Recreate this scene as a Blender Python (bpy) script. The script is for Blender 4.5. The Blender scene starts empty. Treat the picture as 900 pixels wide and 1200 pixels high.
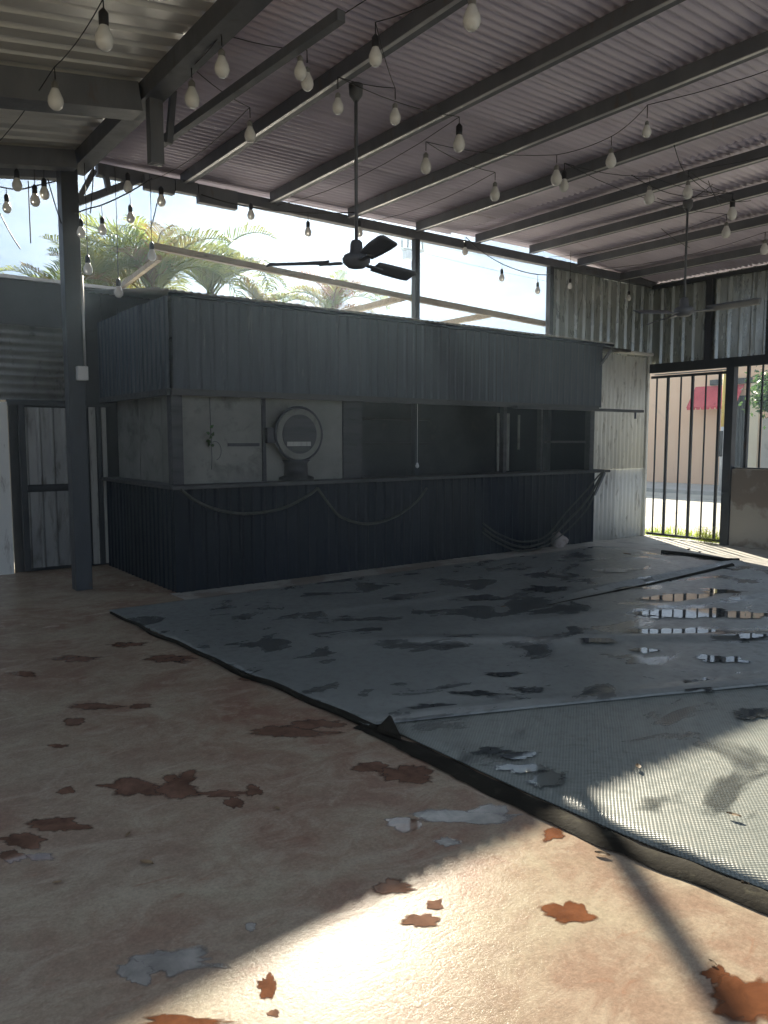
import bpy, math, random
from mathutils import Vector, Matrix, noise as mnoise

random.seed(7)
scene = bpy.context.scene
C = scene.collection
R = math.radians

# ------------------------------------------------------------------ camera
# world X runs along the bar front (0 = its left corner), Y runs away behind it
CAM = Vector((-3.0636, -7.6209, 1.60))
YAW = math.atan2(.6021, .7984)
PITCH = math.atan(85 / 901)
cam_d = bpy.data.cameras.new('camera')
cam = bpy.data.objects.new('camera', cam_d)
C.objects.link(cam)
cam.location = CAM
cam.rotation_euler = (R(90) - PITCH, 0, -YAW)
cam_d.sensor_fit = 'VERTICAL'
cam_d.sensor_height = 36
cam_d.lens = 901 * 36 / 1200
cam_d.clip_start = .05
cam_d.clip_end = 2000
scene.camera = cam

# ------------------------------------------------------------------ sky and sun
SUN_EL = R(25.1)
SUN_AZ = math.atan2(.555, .832)
world = bpy.data.worlds.new('World')
scene.world = world
world.use_nodes = True
wn, wl = world.node_tree.nodes, world.node_tree.links
for n in list(wn):
    wn.remove(n)
wout = wn.new('ShaderNodeOutputWorld')
wbg = wn.new('ShaderNodeBackground')
sky = wn.new('ShaderNodeTexSky')
sky.sky_type = 'NISHITA'
sky.sun_disc = False
sky.sun_elevation = SUN_EL
sky.sun_rotation = SUN_AZ
sky.air_density = 1.0
sky.dust_density = .0
tc = wn.new('ShaderNodeTexCoord')
mp = wn.new('ShaderNodeMapping')
mp.inputs['Scale'].default_value = (1.6, 1.6, 5.5)
mp.inputs['Location'].default_value = (.3, 1.7, .2)
cn = wn.new('ShaderNodeTexNoise')
cn.inputs['Scale'].default_value = 1.6
cn.inputs['Detail'].default_value = 9
cn.inputs['Roughness'].default_value = .55
cr = wn.new('ShaderNodeValToRGB')
cr.color_ramp.elements[0].position = .12
cr.color_ramp.elements[1].position = .32
cmix = wn.new('ShaderNodeMix')
cmix.data_type = 'RGBA'
cloudc = wn.new('ShaderNodeMix')
cloudc.data_type = 'RGBA'
cloudc.blend_type = 'MIX'
cr2 = wn.new('ShaderNodeValToRGB')
cr2.color_ramp.elements[0].position = .40
cr2.color_ramp.elements[1].position = .66
cloudc.inputs['A'].default_value = (.56, .75, 1.08, 1)
cloudc.inputs['B'].default_value = (1.15, 1.30, 1.52, 1)
wl.new(tc.outputs['Generated'], mp.inputs['Vector'])
wl.new(mp.outputs['Vector'], cn.inputs['Vector'])
wl.new(cn.outputs['Fac'], cr.inputs['Fac'])
wl.new(cn.outputs['Fac'], cr2.inputs['Fac'])
wl.new(cr2.outputs['Color'], cloudc.inputs['Factor'])
wl.new(sky.outputs['Color'], cmix.inputs['A'])
wl.new(cloudc.outputs['Result'], cmix.inputs['B'])
wl.new(cr.outputs['Color'], cmix.inputs['Factor'])
wl.new(cmix.outputs['Result'], wbg.inputs['Color'])
wbg.inputs['Strength'].default_value = .085
wl.new(wbg.outputs['Background'], wout.inputs['Surface'])

sun_d = bpy.data.lights.new('sun', 'SUN')
sun_d.energy = 2.0
sun_d.angle = R(.55)
sun_d.color = (1.0, .91, .74)
sun = bpy.data.objects.new('sun', sun_d)
C.objects.link(sun)
travel = Vector((-.555 * math.cos(SUN_EL), -.832 * math.cos(SUN_EL), -math.sin(SUN_EL)))
sun.rotation_euler = travel.to_track_quat('-Z', 'Y').to_euler()
sun.location = (8, 12, 14)

scene.view_settings.view_transform = 'Standard'
scene.view_settings.look = 'None'
scene.view_settings.gamma = 1
scene.view_settings.use_curve_mapping = False
scene.view_settings.exposure = 3.08
scene.render.engine = 'CYCLES'
cy = scene.cycles
cy.use_denoising = True
cy.max_bounces = 8
cy.diffuse_bounces = 4
cy.glossy_bounces = 4
cy.transmission_bounces = 4
cy.volume_bounces = 0
cy.transparent_max_bounces = 10
cy.sample_clamp_indirect = 6
cy.caustics_reflective = False
cy.caustics_refractive = False

GLARE_HAZE_DENSITY = .0024

# ------------------------------------------------------------------ pixel helpers
F = 901.0
cp_, sp_ = math.cos(PITCH), math.sin(PITCH)
cyw, syw = math.cos(YAW), math.sin(YAW)


def ray(x, y):
    a, b = (x - 450) / F, (600 - y) / F
    r, f, z = a, cp_ + b * sp_, -sp_ + b * cp_
    return Vector((r * cyw + f * syw, -r * syw + f * cyw, z))


def at_z(x, y, z=0.0):
    d = ray(x, y)
    return CAM + d * ((z - CAM.z) / d.z)


def at_y(x, y, Y):
    d = ray(x, y)
    return CAM + d * ((Y - CAM.y) / d.y)


def at_x(x, y, X):
    d = ray(x, y)
    return CAM + d * ((X - CAM.x) / d.x)


# ------------------------------------------------------------------ mesh helpers
class MB:
    def __init__(s):
        s.v, s.f, s.sm = [], [], []

    def quad(s, a, b, c, d, smooth=False):
        i = len(s.v)
        s.v += [tuple(a), tuple(b), tuple(c), tuple(d)]
        s.f.append((i, i + 1, i + 2, i + 3))
        s.sm.append(smooth)
        return s

    def box(s, x0, x1, y0, y1, z0, z1):
        i = len(s.v)
        s.v += [(x, y, z) for z in (z0, z1) for y in (y0, y1) for x in (x0, x1)]
        for f in ((0, 2, 3, 1), (4, 5, 7, 6), (0, 1, 5, 4), (2, 6, 7, 3), (0, 4, 6, 2), (1, 3, 7, 5)):
            s.f.append(tuple(i + k for k in f))
            s.sm.append(False)
        return s

    def bar(s, p, q, w, h, up=(0, 0, 1)):
        p, q = Vector(p), Vector(q)
        d = (q - p).normalized()
        up = Vector(up)
        if abs(d.dot(up)) > .95:
            up = Vector((0, 1, 0))
        a = d.cross(up).normalized() * (w / 2)
        b = a.cross(d).normalized() * (h / 2)
        i = len(s.v)
        for e in (p, q):
            s.v += [tuple(e - a - b), tuple(e + a - b), tuple(e + a + b), tuple(e - a + b)]
        for f in ((0, 1, 2, 3), (7, 6, 5, 4), (0, 4, 5, 1), (1, 5, 6, 2), (2, 6, 7, 3), (3, 7, 4, 0)):
            s.f.append(tuple(i + k for k in f))
            s.sm.append(False)
        return s

    def tube(s, pts, r, n=8, cap=True):
        pts = [Vector(p) for p in pts]
        rr = r if isinstance(r, (list, tuple)) else [r] * len(pts)
        i0 = len(s.v)
        prev = None
        for k, p in enumerate(pts):
            d = (pts[min(k + 1, len(pts) - 1)] - pts[max(k - 1, 0)]).normalized()
            ref = prev if prev is not None else (Vector((0, 0, 1)) if abs(d.z) < .9 else Vector((1, 0, 0)))
            a = (ref - d * ref.dot(d)).normalized()
            prev = a
            b = d.cross(a)
            for j in range(n):
                t = 2 * math.pi * j / n
                s.v.append(tuple(p + (a * math.cos(t) + b * math.sin(t)) * rr[k]))
        for k in range(len(pts) - 1):
            for j in range(n):
                a0, b0 = i0 + k * n + j, i0 + k * n + (j + 1) % n
                s.f.append((a0, b0, b0 + n, a0 + n))
                s.sm.append(True)
        if cap:
            s.f.append(tuple(i0 + j for j in reversed(range(n))))
            s.f.append(tuple(i0 + (len(pts) - 1) * n + j for j in range(n)))
            s.sm += [False, False]
        return s

    def lathe(s, prof, c=(0, 0, 0), n=16):
        i0 = len(s.v)
        for (r, z) in prof:
            for j in range(n):
                t = 2 * math.pi * j / n
                s.v.append((c[0] + r * math.cos(t), c[1] + r * math.sin(t), c[2] + z))
        for k in range(len(prof) - 1):
            for j in range(n):
                a0, b0 = i0 + k * n + j, i0 + k * n + (j + 1) % n
                s.f.append((a0, b0, b0 + n, a0 + n))
                s.sm.append(True)
        s.f.append(tuple(i0 + j for j in reversed(range(n))))
        s.f.append(tuple(i0 + (len(prof) - 1) * n + j for j in range(n)))
        s.sm += [False, False]
        return s

    def grid(s, fn, nu, nv, smooth=True):
        i0 = len(s.v)
        for b in range(nv + 1):
            for a in range(nu + 1):
                s.v.append(tuple(fn(a / nu, b / nv)))
        for b in range(nv):
            for a in range(nu):
                k = i0 + b * (nu + 1) + a
                s.f.append((k, k + 1, k + nu + 2, k + nu + 1))
                s.sm.append(smooth)
        return s

    def mesh(s, name):
        m = bpy.data.meshes.new(name)
        m.from_pydata(s.v, [], s.f)
        m.polygons.foreach_set('use_smooth', s.sm)
        m.update()
        return m


def wloc(o):
    v = Vector((0, 0, 0))
    while o is not None:
        v = v + o.location
        o = o.parent
    return v


def link(name, me, m, parent=None, loc=(0, 0, 0)):
    o = bpy.data.objects.new(name, me)
    C.objects.link(o)
    if m is not None and not me.materials:
        me.materials.append(m)
    o.location = Vector(loc)
    if parent is not None:
        o.location = Vector(loc) - wloc(parent)
        o.parent = parent
    return o


def part(name, mb, m, parent=None, loc=(0, 0, 0)):
    """mesh coordinates are relative to loc (world); keeps world place under a parent"""
    return link(name, mb.mesh(name), m, parent, loc)


def tag(o, label=None, cat=None, group=None, kind=None):
    if label:
        o['label'] = label
    if cat:
        o['category'] = cat
    if group:
        o['group'] = group
    if kind:
        o['kind'] = kind
    return o


def thing(name, label, cat, loc=(0, 0, 0), group=None):
    o = bpy.data.objects.new(name, None)
    C.objects.link(o)
    o.empty_display_size = .2
    o.location = loc
    return tag(o, label, cat, group)


def solid(o, t, offset=0):
    md = o.modifiers.new('thickness', 'SOLIDIFY')
    md.thickness = t
    md.offset = offset
    return o


def bevel(o, w, seg=2):
    md = o.modifiers.new('bevel', 'BEVEL')
    md.width = w
    md.segments = seg
    md.limit_method = 'ANGLE'
    return o


# ------------------------------------------------------------------ materials
def new_mat(name):
    m = bpy.data.materials.new(name)
    m.use_nodes = True
    nt = m.node_tree
    b = nt.nodes['Principled BSDF']
    return m, nt.nodes, nt.links, b


def rgb(c):
    return (c[0], c[1], c[2], 1)


def noise_node(N, L, scale, detail=5, rough=.55, stretch=(1, 1, 1), coord='Object', dist=0):
    t = N.new('ShaderNodeTexCoord')
    mpn = N.new('ShaderNodeMapping')
    mpn.inputs['Scale'].default_value = stretch
    if coord == 'World':
        g = N.new('ShaderNodeNewGeometry')
        L.new(g.outputs['Position'], mpn.inputs['Vector'])
    else:
        L.new(t.outputs[coord], mpn.inputs['Vector'])
    n = N.new('ShaderNodeTexNoise')
    n.inputs['Scale'].default_value = scale
    n.inputs['Detail'].default_value = detail
    n.inputs['Roughness'].default_value = rough
    n.inputs['Distortion'].default_value = dist
    L.new(mpn.outputs['Vector'], n.inputs['Vector'])
    return n.outputs['Fac']


def ramp(N, L, fac, p0, p1, c0=(0, 0, 0), c1=(1, 1, 1)):
    r = N.new('ShaderNodeValToRGB')
    r.color_ramp.elements[0].position = p0
    r.color_ramp.elements[1].position = p1
    r.color_ramp.elements[0].color = rgb(c0)
    r.color_ramp.elements[1].color = rgb(c1)
    L.new(fac, r.inputs['Fac'])
    return r.outputs['Color']


def mixc(N, L, fac, a, b, mode='MIX'):
    x = N.new('ShaderNodeMix')
    x.data_type = 'RGBA'
    x.blend_type = mode
    for sock, val in (('Factor', fac), ('A', a), ('B', b)):
        if hasattr(val, 'is_linked'):
            L.new(val, x.inputs[sock])
        elif sock == 'Factor':
            x.inputs[sock].default_value = val
        else:
            x.inputs[sock].default_value = rgb(val)
    return x.outputs['Result']


def maprange(N, L, v, a, b, c, d):
    x = N.new('ShaderNodeMapRange')
    L.new(v, x.inputs['Value'])
    for k, val in zip(('From Min', 'From Max', 'To Min', 'To Max'), (a, b, c, d)):
        x.inputs[k].default_value = val
    return x.outputs['Result']


def bump(N, L, b, h, strength, dist=.01):
    x = N.new('ShaderNodeBump')
    x.inputs['Strength'].default_value = strength
    x.inputs['Distance'].default_value = dist
    L.new(h, x.inputs['Height'])
    L.new(x.outputs['Normal'], b.inputs['Normal'])


def worn(name, c0, c1, dirt=(.03, .025, .02), rough=(.4, .7), metal=0., scale=3., streak=(1, 1, 1), dirt_at=(.56, .72), bmp=.15, vary=.12, spec=.5):
    """painted / bare surface: two tones, streaky dirt, uneven gloss, each piece a little different"""
    m, N, L, b = new_mat(name)
    n1 = noise_node(N, L, scale, 6, .6, streak, 'World')
    n2 = noise_node(N, L, scale * 2.3, 8, .65, streak, 'World', .4)
    n3 = noise_node(N, L, 55, 3, .6, (1, 1, 1), 'World')
    col = mixc(N, L, ramp(N, L, n1, .35, .65), c0, c1)
    col = mixc(N, L, ramp(N, L, n2, dirt_at[0], dirt_at[1]), col, dirt)
    oi = N.new('ShaderNodeObjectInfo')
    hsv = N.new('ShaderNodeHueSaturation')
    L.new(maprange(N, L, oi.outputs['Random'], 0, 1, 1 - vary, 1 + vary), hsv.inputs['Value'])
    L.new(col, hsv.inputs['Color'])
    L.new(hsv.outputs['Color'], b.inputs['Base Color'])
    L.new(maprange(N, L, n2, .3, .7, rough[0], rough[1]), b.inputs['Roughness'])
    b.inputs['Metallic'].default_value = metal
    b.inputs['Specular IOR Level'].default_value = spec
    if bmp:
        bump(N, L, b, n3, bmp, .004)
    return m


M = {}
M['roof'] = worn('roof_metal', (.60, .54, .64), (.70, .64, .74), (.42, .34, .38), (.3, .45), .1, 1.2, (.4, 2, 2), (.6, .78), .06)
M['left_roof'] = worn('galvanised_roof_metal', (.62, .61, .57), (.72, .71, .67), (.4, .35, .3), (.3, .45), .2, 1.2, (.4, 2, 2), (.62, .8), .05)
M['steel'] = worn('dark_steel', (.11, .118, .135), (.15, .158, .175), (.13, .10, .085), (.45, .7), 0, 4, (1, 1, .4), (.6, .75), .2)
M['post_steel'] = worn('dark_post_steel', (.035, .04, .045), (.05, .055, .06), (.07, .045, .03), (.45, .7), 0, 4, (1, 1, .4), (.6, .75), .2)
M['galv'] = worn('galvanised_steel', (.5, .5, .5), (.6, .6, .6), (.3, .26, .2), (.35, .55), .7, 6, (1, 1, 1), (.62, .8), .1)
M['bar_metal'] = worn('dark_navy_painted_metal', (.004, .007, .013), (.008, .012, .02), (.02, .023, .028), (.45, .65), 0, 2.4, (3, 3, .35), (.6, .72), .15, .25, .18)
M['fascia'] = worn('glare_lightened_fascia_metal', (.022, .029, .040), (.034, .043, .056), (.08, .085, .09), (.4, .6), 0, 2.4, (3, 3, .35), (.6, .72), .15, .12)  # lightened so the colour stands in for glare over the fascia
M['bar_wood'] = worn('dark_stained_wood', (.03, .03, .033), (.05, .048, .047), (.02, .02, .02), (.5, .75), 0, 3, (.4, 3, 3), (.55, .7), .2)
M['ply'] = worn('grey_plywood_panel', (.14, .135, .12), (.20, .195, .17), (.08, .075, .065), (.55, .8), 0, 1.8, (1, 1, 1), (.52, .72), .15)
M['white_sheet'] = worn('weathered_white_sheet', (.76, .76, .70), (.84, .84, .78), (.22, .19, .15), (.45, .65), .0, 2.2, (2.2, 2.2, .5), (.55, .74), .15)
M['green_sheet'] = worn('grey_green_sheet', (.40, .43, .41), (.5, .53, .5), (.2, .2, .18), (.2, .38), .6, 1.6, (2, 2, .4), (.56, .75), .12)
M['grey_sheet'] = worn('grey_wall_sheet', (.24, .24, .23), (.34, .34, .32), (.1, .09, .08), (.4, .6), .3, 2, (2, 2, .5), (.54, .72), .12)
M['dark_board'] = worn('dark_board', (.03, .032, .035), (.045, .047, .05), (.07, .065, .06), (.5, .7), 0, 2, (1, 1, 1), (.58, .75), .12)
M['timber'] = worn('weathered_timber', (.26, .21, .15), (.36, .30, .22), (.12, .09, .06), (.6, .8), 0, 4, (.5, 4, 4), (.54, .7), .3)
M['pale_plank'] = worn('pale_plank', (.34, .33, .30), (.42, .41, .37), (.16, .15, .13), (.55, .8), 0, 3, (4, 4, .5), (.55, .7), .2)
M['house'] = worn('peach_render', (.86, .58, .38), (.9, .64, .43), (.5, .36, .28), (.75, .9), 0, .5, (1, 1, .5), (.6, .8), .2)
M['cream'] = worn('cream_render', (.7, .62, .45), (.76, .68, .5), (.5, .44, .33), (.75, .9), 0, .8, (1, 1, 1), (.6, .8), .2)
M['red'] = worn('red_awning_cloth', (.55, .045, .06), (.62, .06, .075), (.4, .03, .04), (.6, .8), 0, 2, (1, 1, 1), (.55, .75), .1)
M['yellow'] = worn('yellow_paint', (.7, .5, .1), (.75, .55, .14), (.4, .3, .1), (.5, .7), 0, 3)
M['block'] = worn('low_wall_concrete', (.30, .285, .25), (.36, .345, .30), (.20, .17, .14), (.7, .9), 0, .45, (1, 1, 1), (.50, .58), .5)
M['sidewalk'] = worn('sidewalk_concrete', (.36, .35, .32), (.42, .41, .38), (.2, .19, .17), (.75, .9), 0, 1.2, (1, 1, 1), (.58, .8), .3)
M['road'] = worn('pale_road', (.50, .47, .39), (.58, .545, .45), (.17, .165, .14), (.7, .9), 0, .7, (1, 1, 1), (.56, .75), .4)
M['earth'] = worn('dry_earth', (.34, .30, .23), (.40, .36, .28), (.16, .18, .08), (.8, .95), 0, .4, (1, 1, 1), (.5, .6), .5)
M['black'] = worn('black_plastic', (.02, .02, .022), (.03, .03, .032), (.05, .05, .05), (.35, .6), 0, 5, (1, 1, 1), (.6, .8), .05)
M['fan'] = worn('glare_greyed_fan_enamel', (.12, .13, .145), (.15, .16, .175), (.16, .15, .14), (.4, .6), 0, 4, (1, 1, 1), (.6, .8), .05)  # enamel lightened to stand in for the glare veiling the fans
M['white_plastic'] = worn('white_plastic', (.6, .6, .58), (.66, .66, .63), (.4, .38, .33), (.35, .5), 0, 4, (1, 1, 1), (.62, .8), .03)
M['cord'] = worn('cable_rubber', (.02, .02, .02), (.03, .03, .03), (.05, .045, .04), (.5, .7), 0, 6)
M['hose'] = worn('grey_green_hose', (.03, .034, .028), (.055, .06, .048), (.02, .02, .015), (.5, .75), 0, 6)
M['stone'] = worn('pale_stone', (.32, .27, .24), (.42, .36, .32), (.18, .15, .13), (.8, .95), 0, 6, (1, 1, 1), (.52, .7), .8)
M['binding'] = worn('mat_binding', (.013, .011, .008), (.022, .019, .014), (.05, .046, .033), (.8, .95), 0, 5, (1, 1, 1), (.55, .7), .6, .12, .08)
M['trunk'] = worn('palm_trunk', (.2, .17, .12), (.27, .23, .16), (.1, .08, .05), (.8, .95), 0, 5, (1, 1, 3))
M['apron'] = worn('pale_concrete_apron', (.36, .345, .31), (.46, .44, .40), (.2, .19, .17), (.5, .75), 0, 1.6, (1, 1, 1), (.54, .7), .5)
M['leaf_dry'] = worn('dry_leaf', (.16, .10, .05), (.22, .15, .08), (.08, .05, .03), (.6, .8), 0, 20)


def foliage(name, c0, c1):
    m, N, L, b = new_mat(name)
    n = noise_node(N, L, 2.2, 3, .6, (1, 1, 1), 'World')
    col = mixc(N, L, ramp(N, L, n, .35, .65), c0, c1)
    oi = N.new('ShaderNodeObjectInfo')
    hsv = N.new('ShaderNodeHueSaturation')
    L.new(maprange(N, L, oi.outputs['Random'], 0, 1, .75, 1.25), hsv.inputs['Value'])
    L.new(maprange(N, L, oi.outputs['Random'], 0, 1, .485, .515), hsv.inputs['Hue'])
    L.new(col, hsv.inputs['Color'])
    L.new(hsv.outputs['Color'], b.inputs['Base Color'])
    b.inputs['Roughness'].default_value = .45
    tr = N.new('ShaderNodeBsdfTranslucent')
    L.new(hsv.outputs['Color'], tr.inputs['Color'])
    ms = N.new('ShaderNodeMixShader')
    ms.inputs['Fac'].default_value = .6
    out = N['Material Output']
    L.new(b.outputs['BSDF'], ms.inputs[1])
    L.new(tr.outputs['BSDF'], ms.inputs[2])
    L.new(ms.outputs['Shader'], out.inputs['Surface'])
    return m


M['palm'] = foliage('palm_leaf', (.15, .20, .035), (.27, .28, .06))
M['palm_old'] = foliage('palm_leaf_yellowed', (.30, .20, .06), (.22, .19, .06))
M['palm_brown'] = foliage('palm_leaf_brown', (.30, .13, .05), (.22, .12, .05))
M['leaf'] = foliage('tree_leaf', (.035, .07, .02), (.06, .11, .03))
M['grass'] = foliage('grass_blade', (.2, .27, .03), (.32, .36, .06))

# frosted bulb glass
m, N, L, b = new_mat('frosted_bulb')
b.inputs['Base Color'].default_value = (.86, .86, .84, 1)
b.inputs['Roughness'].default_value = .25
b.inputs['Subsurface Weight'].default_value = .0
b.inputs['Transmission Weight'].default_value = .12
M['bulb'] = m

# concrete floor: pinkish, worn, patchy and damp
m, N, L, b = new_mat('red_tinted_concrete')
big = noise_node(N, L, .55, 5, .6, (1, 1, 1), 'World')
mid = noise_node(N, L, 2.4, 7, .65, (1, 1, 1), 'World', .6)
fine = noise_node(N, L, 26, 6, .7, (1, 1, 1), 'World')
trow = noise_node(N, L, 5, 6, .7, (1, 2.6, 1), 'World', 1.5)
col = mixc(N, L, ramp(N, L, big, .36, .64), (.25, .145, .10), (.285, .225, .165))
col = mixc(N, L, ramp(N, L, mid, .42, .68), col, (.35, .295, .21))
col = mixc(N, L, ramp(N, L, trow, .6, .76), col, (.26, .15, .10))
fm = mixc(N, L, ramp(N, L, fine, .3, .75), (.82, .82, .82), (1.1, 1.1, 1.1))
col = mixc(N, L, 1.0, col, fm, 'MULTIPLY')
grit = noise_node(N, L, 75, 5, .75, (1, 1, 1), 'World')
pale = noise_node(N, L, 3.6, 8, .72, (1, 1.4, 1), 'World', 1.2)
col = mixc(N, L, ramp(N, L, pale, .48, .80), col, (.39, .33, .245))
col = mixc(N, L, 1.0, col, mixc(N, L, ramp(N, L, grit, .3, .7), (.78, .78, .78), (1.14, 1.14, 1.14)), 'MULTIPLY')
wetn = noise_node(N, L, 1.15, 5, .55, (1, 1, 1), 'World', .5)
wet = ramp(N, L, wetn, .70, .72)
damp = ramp(N, L, noise_node(N, L, .8, 3, .5, (1, 1, 1), 'World'), .42, .62)
col = mixc(N, L, wet, col, mixc(N, L, 1.0, col, (.48, .38, .34), 'MULTIPLY'))
L.new(col, b.inputs['Base Color'])
dryr = maprange(N, L, trow, .3, .7, .19, .30)
r1 = mixc(N, L, damp, dryr, (.17, .17, .17))
r2 = mixc(N, L, wet, r1, (.10, .10, .10))
L.new(r2, b.inputs['Roughness'])
hh = mixc(N, L, .4, mixc(N, L, .45, trow, fine), grit)
b.inputs['Specular IOR Level'].default_value = .035
bump(N, L, b, hh, .36, .008)
M['floor'] = m


def tarp_mat(name, c0, c1, weave, wet_p):
    m, N, L, b = new_mat(name)
    g = N.new('ShaderNodeNewGeometry')
    sep = N.new('ShaderNodeSeparateXYZ')
    L.new(g.outputs['Position'], sep.inputs['Vector'])

    wob = maprange(N, L, noise_node(N, L, 2.2, 3, .5, (1, 1, 1), 'World'), 0, 1, -.05, .05)

    def off(v):
        a = N.new('ShaderNodeMath')
        a.operation = 'ADD'
        L.new(v, a.inputs[0])
        L.new(wob, a.inputs[1])
        return a.outputs[0]
    dx_, dy_ = off(sep.outputs['X']), off(sep.outputs['Y'])

    def sine(v, period, ph=0.):
        a = N.new('ShaderNodeMath')
        a.operation = 'MULTIPLY_ADD'
        L.new(v, a.inputs[0])
        a.inputs[1].default_value = 2 * math.pi / period
        a.inputs[2].default_value = ph
        s_ = N.new('ShaderNodeMath')
        s_.operation = 'SINE'
        L.new(a.outputs[0], s_.inputs[0])
        return s_.outputs[0]
    sx, sy = sine(dx_, .024), sine(dy_, .019)
    mul = N.new('ShaderNodeMath')
    mul.operation = 'MULTIPLY'
    L.new(sx, mul.inputs[0])
    L.new(sy, mul.inputs[1])
    w01 = maprange(N, L, mul.outputs[0], -1, 1, 0, 1)
    big = noise_node(N, L, .7, 4, .55, (1, 1, 1), 'World')
    fine = noise_node(N, L, 18, 4, .6, (1, 1, 1), 'World')
    wetn = noise_node(N, L, 1.8, 5, .55, (.8, 1.3, 1), 'World', .7)
    wet = ramp(N, L, wetn, wet_p - .03, wet_p + .06)
    col = mixc(N, L, ramp(N, L, big, .35, .65), c0, c1)
    if weave:
        col = mixc(N, L, ramp(N, L, w01, .3, .75), mixc(N, L, 1., col, (.66, .66, .66), 'MULTIPLY'), col)
    col = mixc(N, L, ramp(N, L, fine, .5, .8), col, mixc(N, L, 1., col, (.75, .72, .68), 'MULTIPLY'))
    col = mixc(N, L, wet, col, mixc(N, L, 1., col, (.42, .42, .43), 'MULTIPLY'))
    L.new(col, b.inputs['Base Color'])
    dryr = maprange(N, L, fine, .3, .7, .30, .46)
    L.new(mixc(N, L, wet, dryr, (.16, .16, .16)), b.inputs['Roughness'])
    h = mixc(N, L, .25, w01, fine) if weave else fine
    bump(N, L, b, h, .45 if weave else .25, .005 if weave else .004)
    return m


M['tarp'] = tarp_mat('grey_tarpaulin', (.16, .172, .163), (.215, .228, .214), False, .56)
M['woven'] = tarp_mat('woven_plastic_mat', (.19, .208, .187), (.245, .26, .232), True, .60)


def water(name, col, rough=.03, bright=1.5):
    """thin film whose rim breaks up and fades into the surface below (rim weight in the attribute 'film')"""
    m, N, L, b = new_mat(name)
    n = noise_node(N, L, 9, 6, .65, (1, 1, 1), 'World', .5)
    L.new(mixc(N, L, ramp(N, L, n, .32, .7), tuple(c * .7 for c in col), tuple(c * bright * 1.15 for c in col)), b.inputs['Base Color'])
    b.inputs['Roughness'].default_value = rough
    b.inputs['IOR'].default_value = 1.33
    bump(N, L, b, noise_node(N, L, 9, 2, .5, (1, 1, 1), 'World'), .02, .004)
    at = N.new('ShaderNodeAttribute')
    at.attribute_name = 'film'
    nz = noise_node(N, L, 7, 6, .62, (1, 1, 1), 'World', .6)
    ad = N.new('ShaderNodeMath')
    ad.operation = 'ADD'
    L.new(at.outputs['Fac'], ad.inputs[0])
    L.new(maprange(N, L, nz, .25, .75, -.5, .5), ad.inputs[1])
    fac = ramp(N, L, ad.outputs[0], .28, .62)
    tr = N.new('ShaderNodeBsdfTransparent')
    ms = N.new('ShaderNodeMixShader')
    L.new(fac, ms.inputs['Fac'])
    L.new(tr.outputs['BSDF'], ms.inputs[1])
    L.new(b.outputs['BSDF'], ms.inputs[2])
    L.new(ms.outputs['Shader'], N['Material Output'].inputs['Surface'])
    return m


M['sunlit_rust_puddle'] = water('sunlit_rusty_puddle', (.115, .046, .022), .08, 1.3)  # puddle colour turned rust orange for the sun falling on it
M['puddle'] = water('puddle_on_concrete', (.125, .070, .047))
M['film'] = water('pale_film_on_concrete', (.22, .20, .175), .16, 1.25)
M['tarp_puddle'] = water('puddle_on_tarp', (.045, .048, .048))

# ------------------------------------------------------------------ ground, street
def fz(x):
    return 0.0 if x < 6.2 else (-.19 * (x - 6.2) / 2.1 if x < 8.3 else -.19)


tag(part('ground', MB().quad((-300, -300, -.33), (300, -300, -.33), (300, 300, -.33), (-300, 300, -.33)), M['earth']), kind='structure')
xs = [-14, -6, 0, 3, 6.2, 6.9, 7.6, 8.3, 9.5]
fl = MB()
for a, b_ in zip(xs, xs[1:]):
    fl.quad((a, -16, fz(a)), (b_, -16, fz(b_)), (b_, 2.6, fz(b_)), (a, 2.6, fz(a)))
tag(part('floor', fl, M['floor']), kind='structure')
ap = MB()
xs2 = [6.25, 6.9, 7.6, 8.3, 9.5]
for a, b_ in zip(xs2, xs2[1:]):
    ap.quad((a, -15, fz(a) + .004), (b_, -15, fz(b_) + .004), (b_, .9, fz(b_) + .004), (a, .9, fz(a) + .004))
tag(part('kerb', MB().quad((-.1, -.60, .006), (6.24, -.60, .006), (6.24, .0, .006), (-.1, .0, .006)), M['block']), kind='structure')
tag(part('concrete_apron', ap, M['apron']), kind='structure')
tag(part('road', MB().box(9.56, 20.9, -14, 28, -.6, -.245), M['road']), kind='structure')
tag(part('sidewalk', MB().box(20.9, 24.6, -14, 28, -.6, -.12), M['sidewalk']), kind='structure')

# ------------------------------------------------------------------ corrugated sheets
def corr_sheet(length, width, pitch, amp, along='X', ns=4, zfn=None, per=8, trap=False):
    """sheet lying in local XY (length along X, waves across Y), z up; upright ones are turned by the caller"""
    mb = MB()
    nw = int(round(width / pitch))

    def wave(t):
        if trap:
            k = t % 1.0
            k = abs(k - .5) * 2
            return max(-1, min(1, (k - .72) * 7))
        return math.cos(2 * math.pi * t)
    nseg = nw * per

    def fn(u, v):
        x = u * length
        z = amp * wave(v * nw) + (zfn(x) if zfn else 0)
        return (x, v * width, z)
    return mb.grid(fn, ns, nseg, smooth=not trap)


def upright(mb, mode):
    """mode 'front': ribs vertical on a wall facing -Y, local origin bottom-left; 'side': on a wall facing -X; 'lay': ribs horizontal facing -Y"""
    out = []
    for (x, y, z) in mb.v:
        if mode == 'front':
            out.append((y, -z, x))
        elif mode == 'side':
            out.append((-z, y, x))
        else:
            out.append((x, -z, y))
    mb.v = out
    return mb


# ------------------------------------------------------------------ the open shed: posts, beams, purlins, sheets
RZ = [(-.6, 4.50), (2, 4.53), (6.7, 4.58), (9.9, 4.33)]


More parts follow.
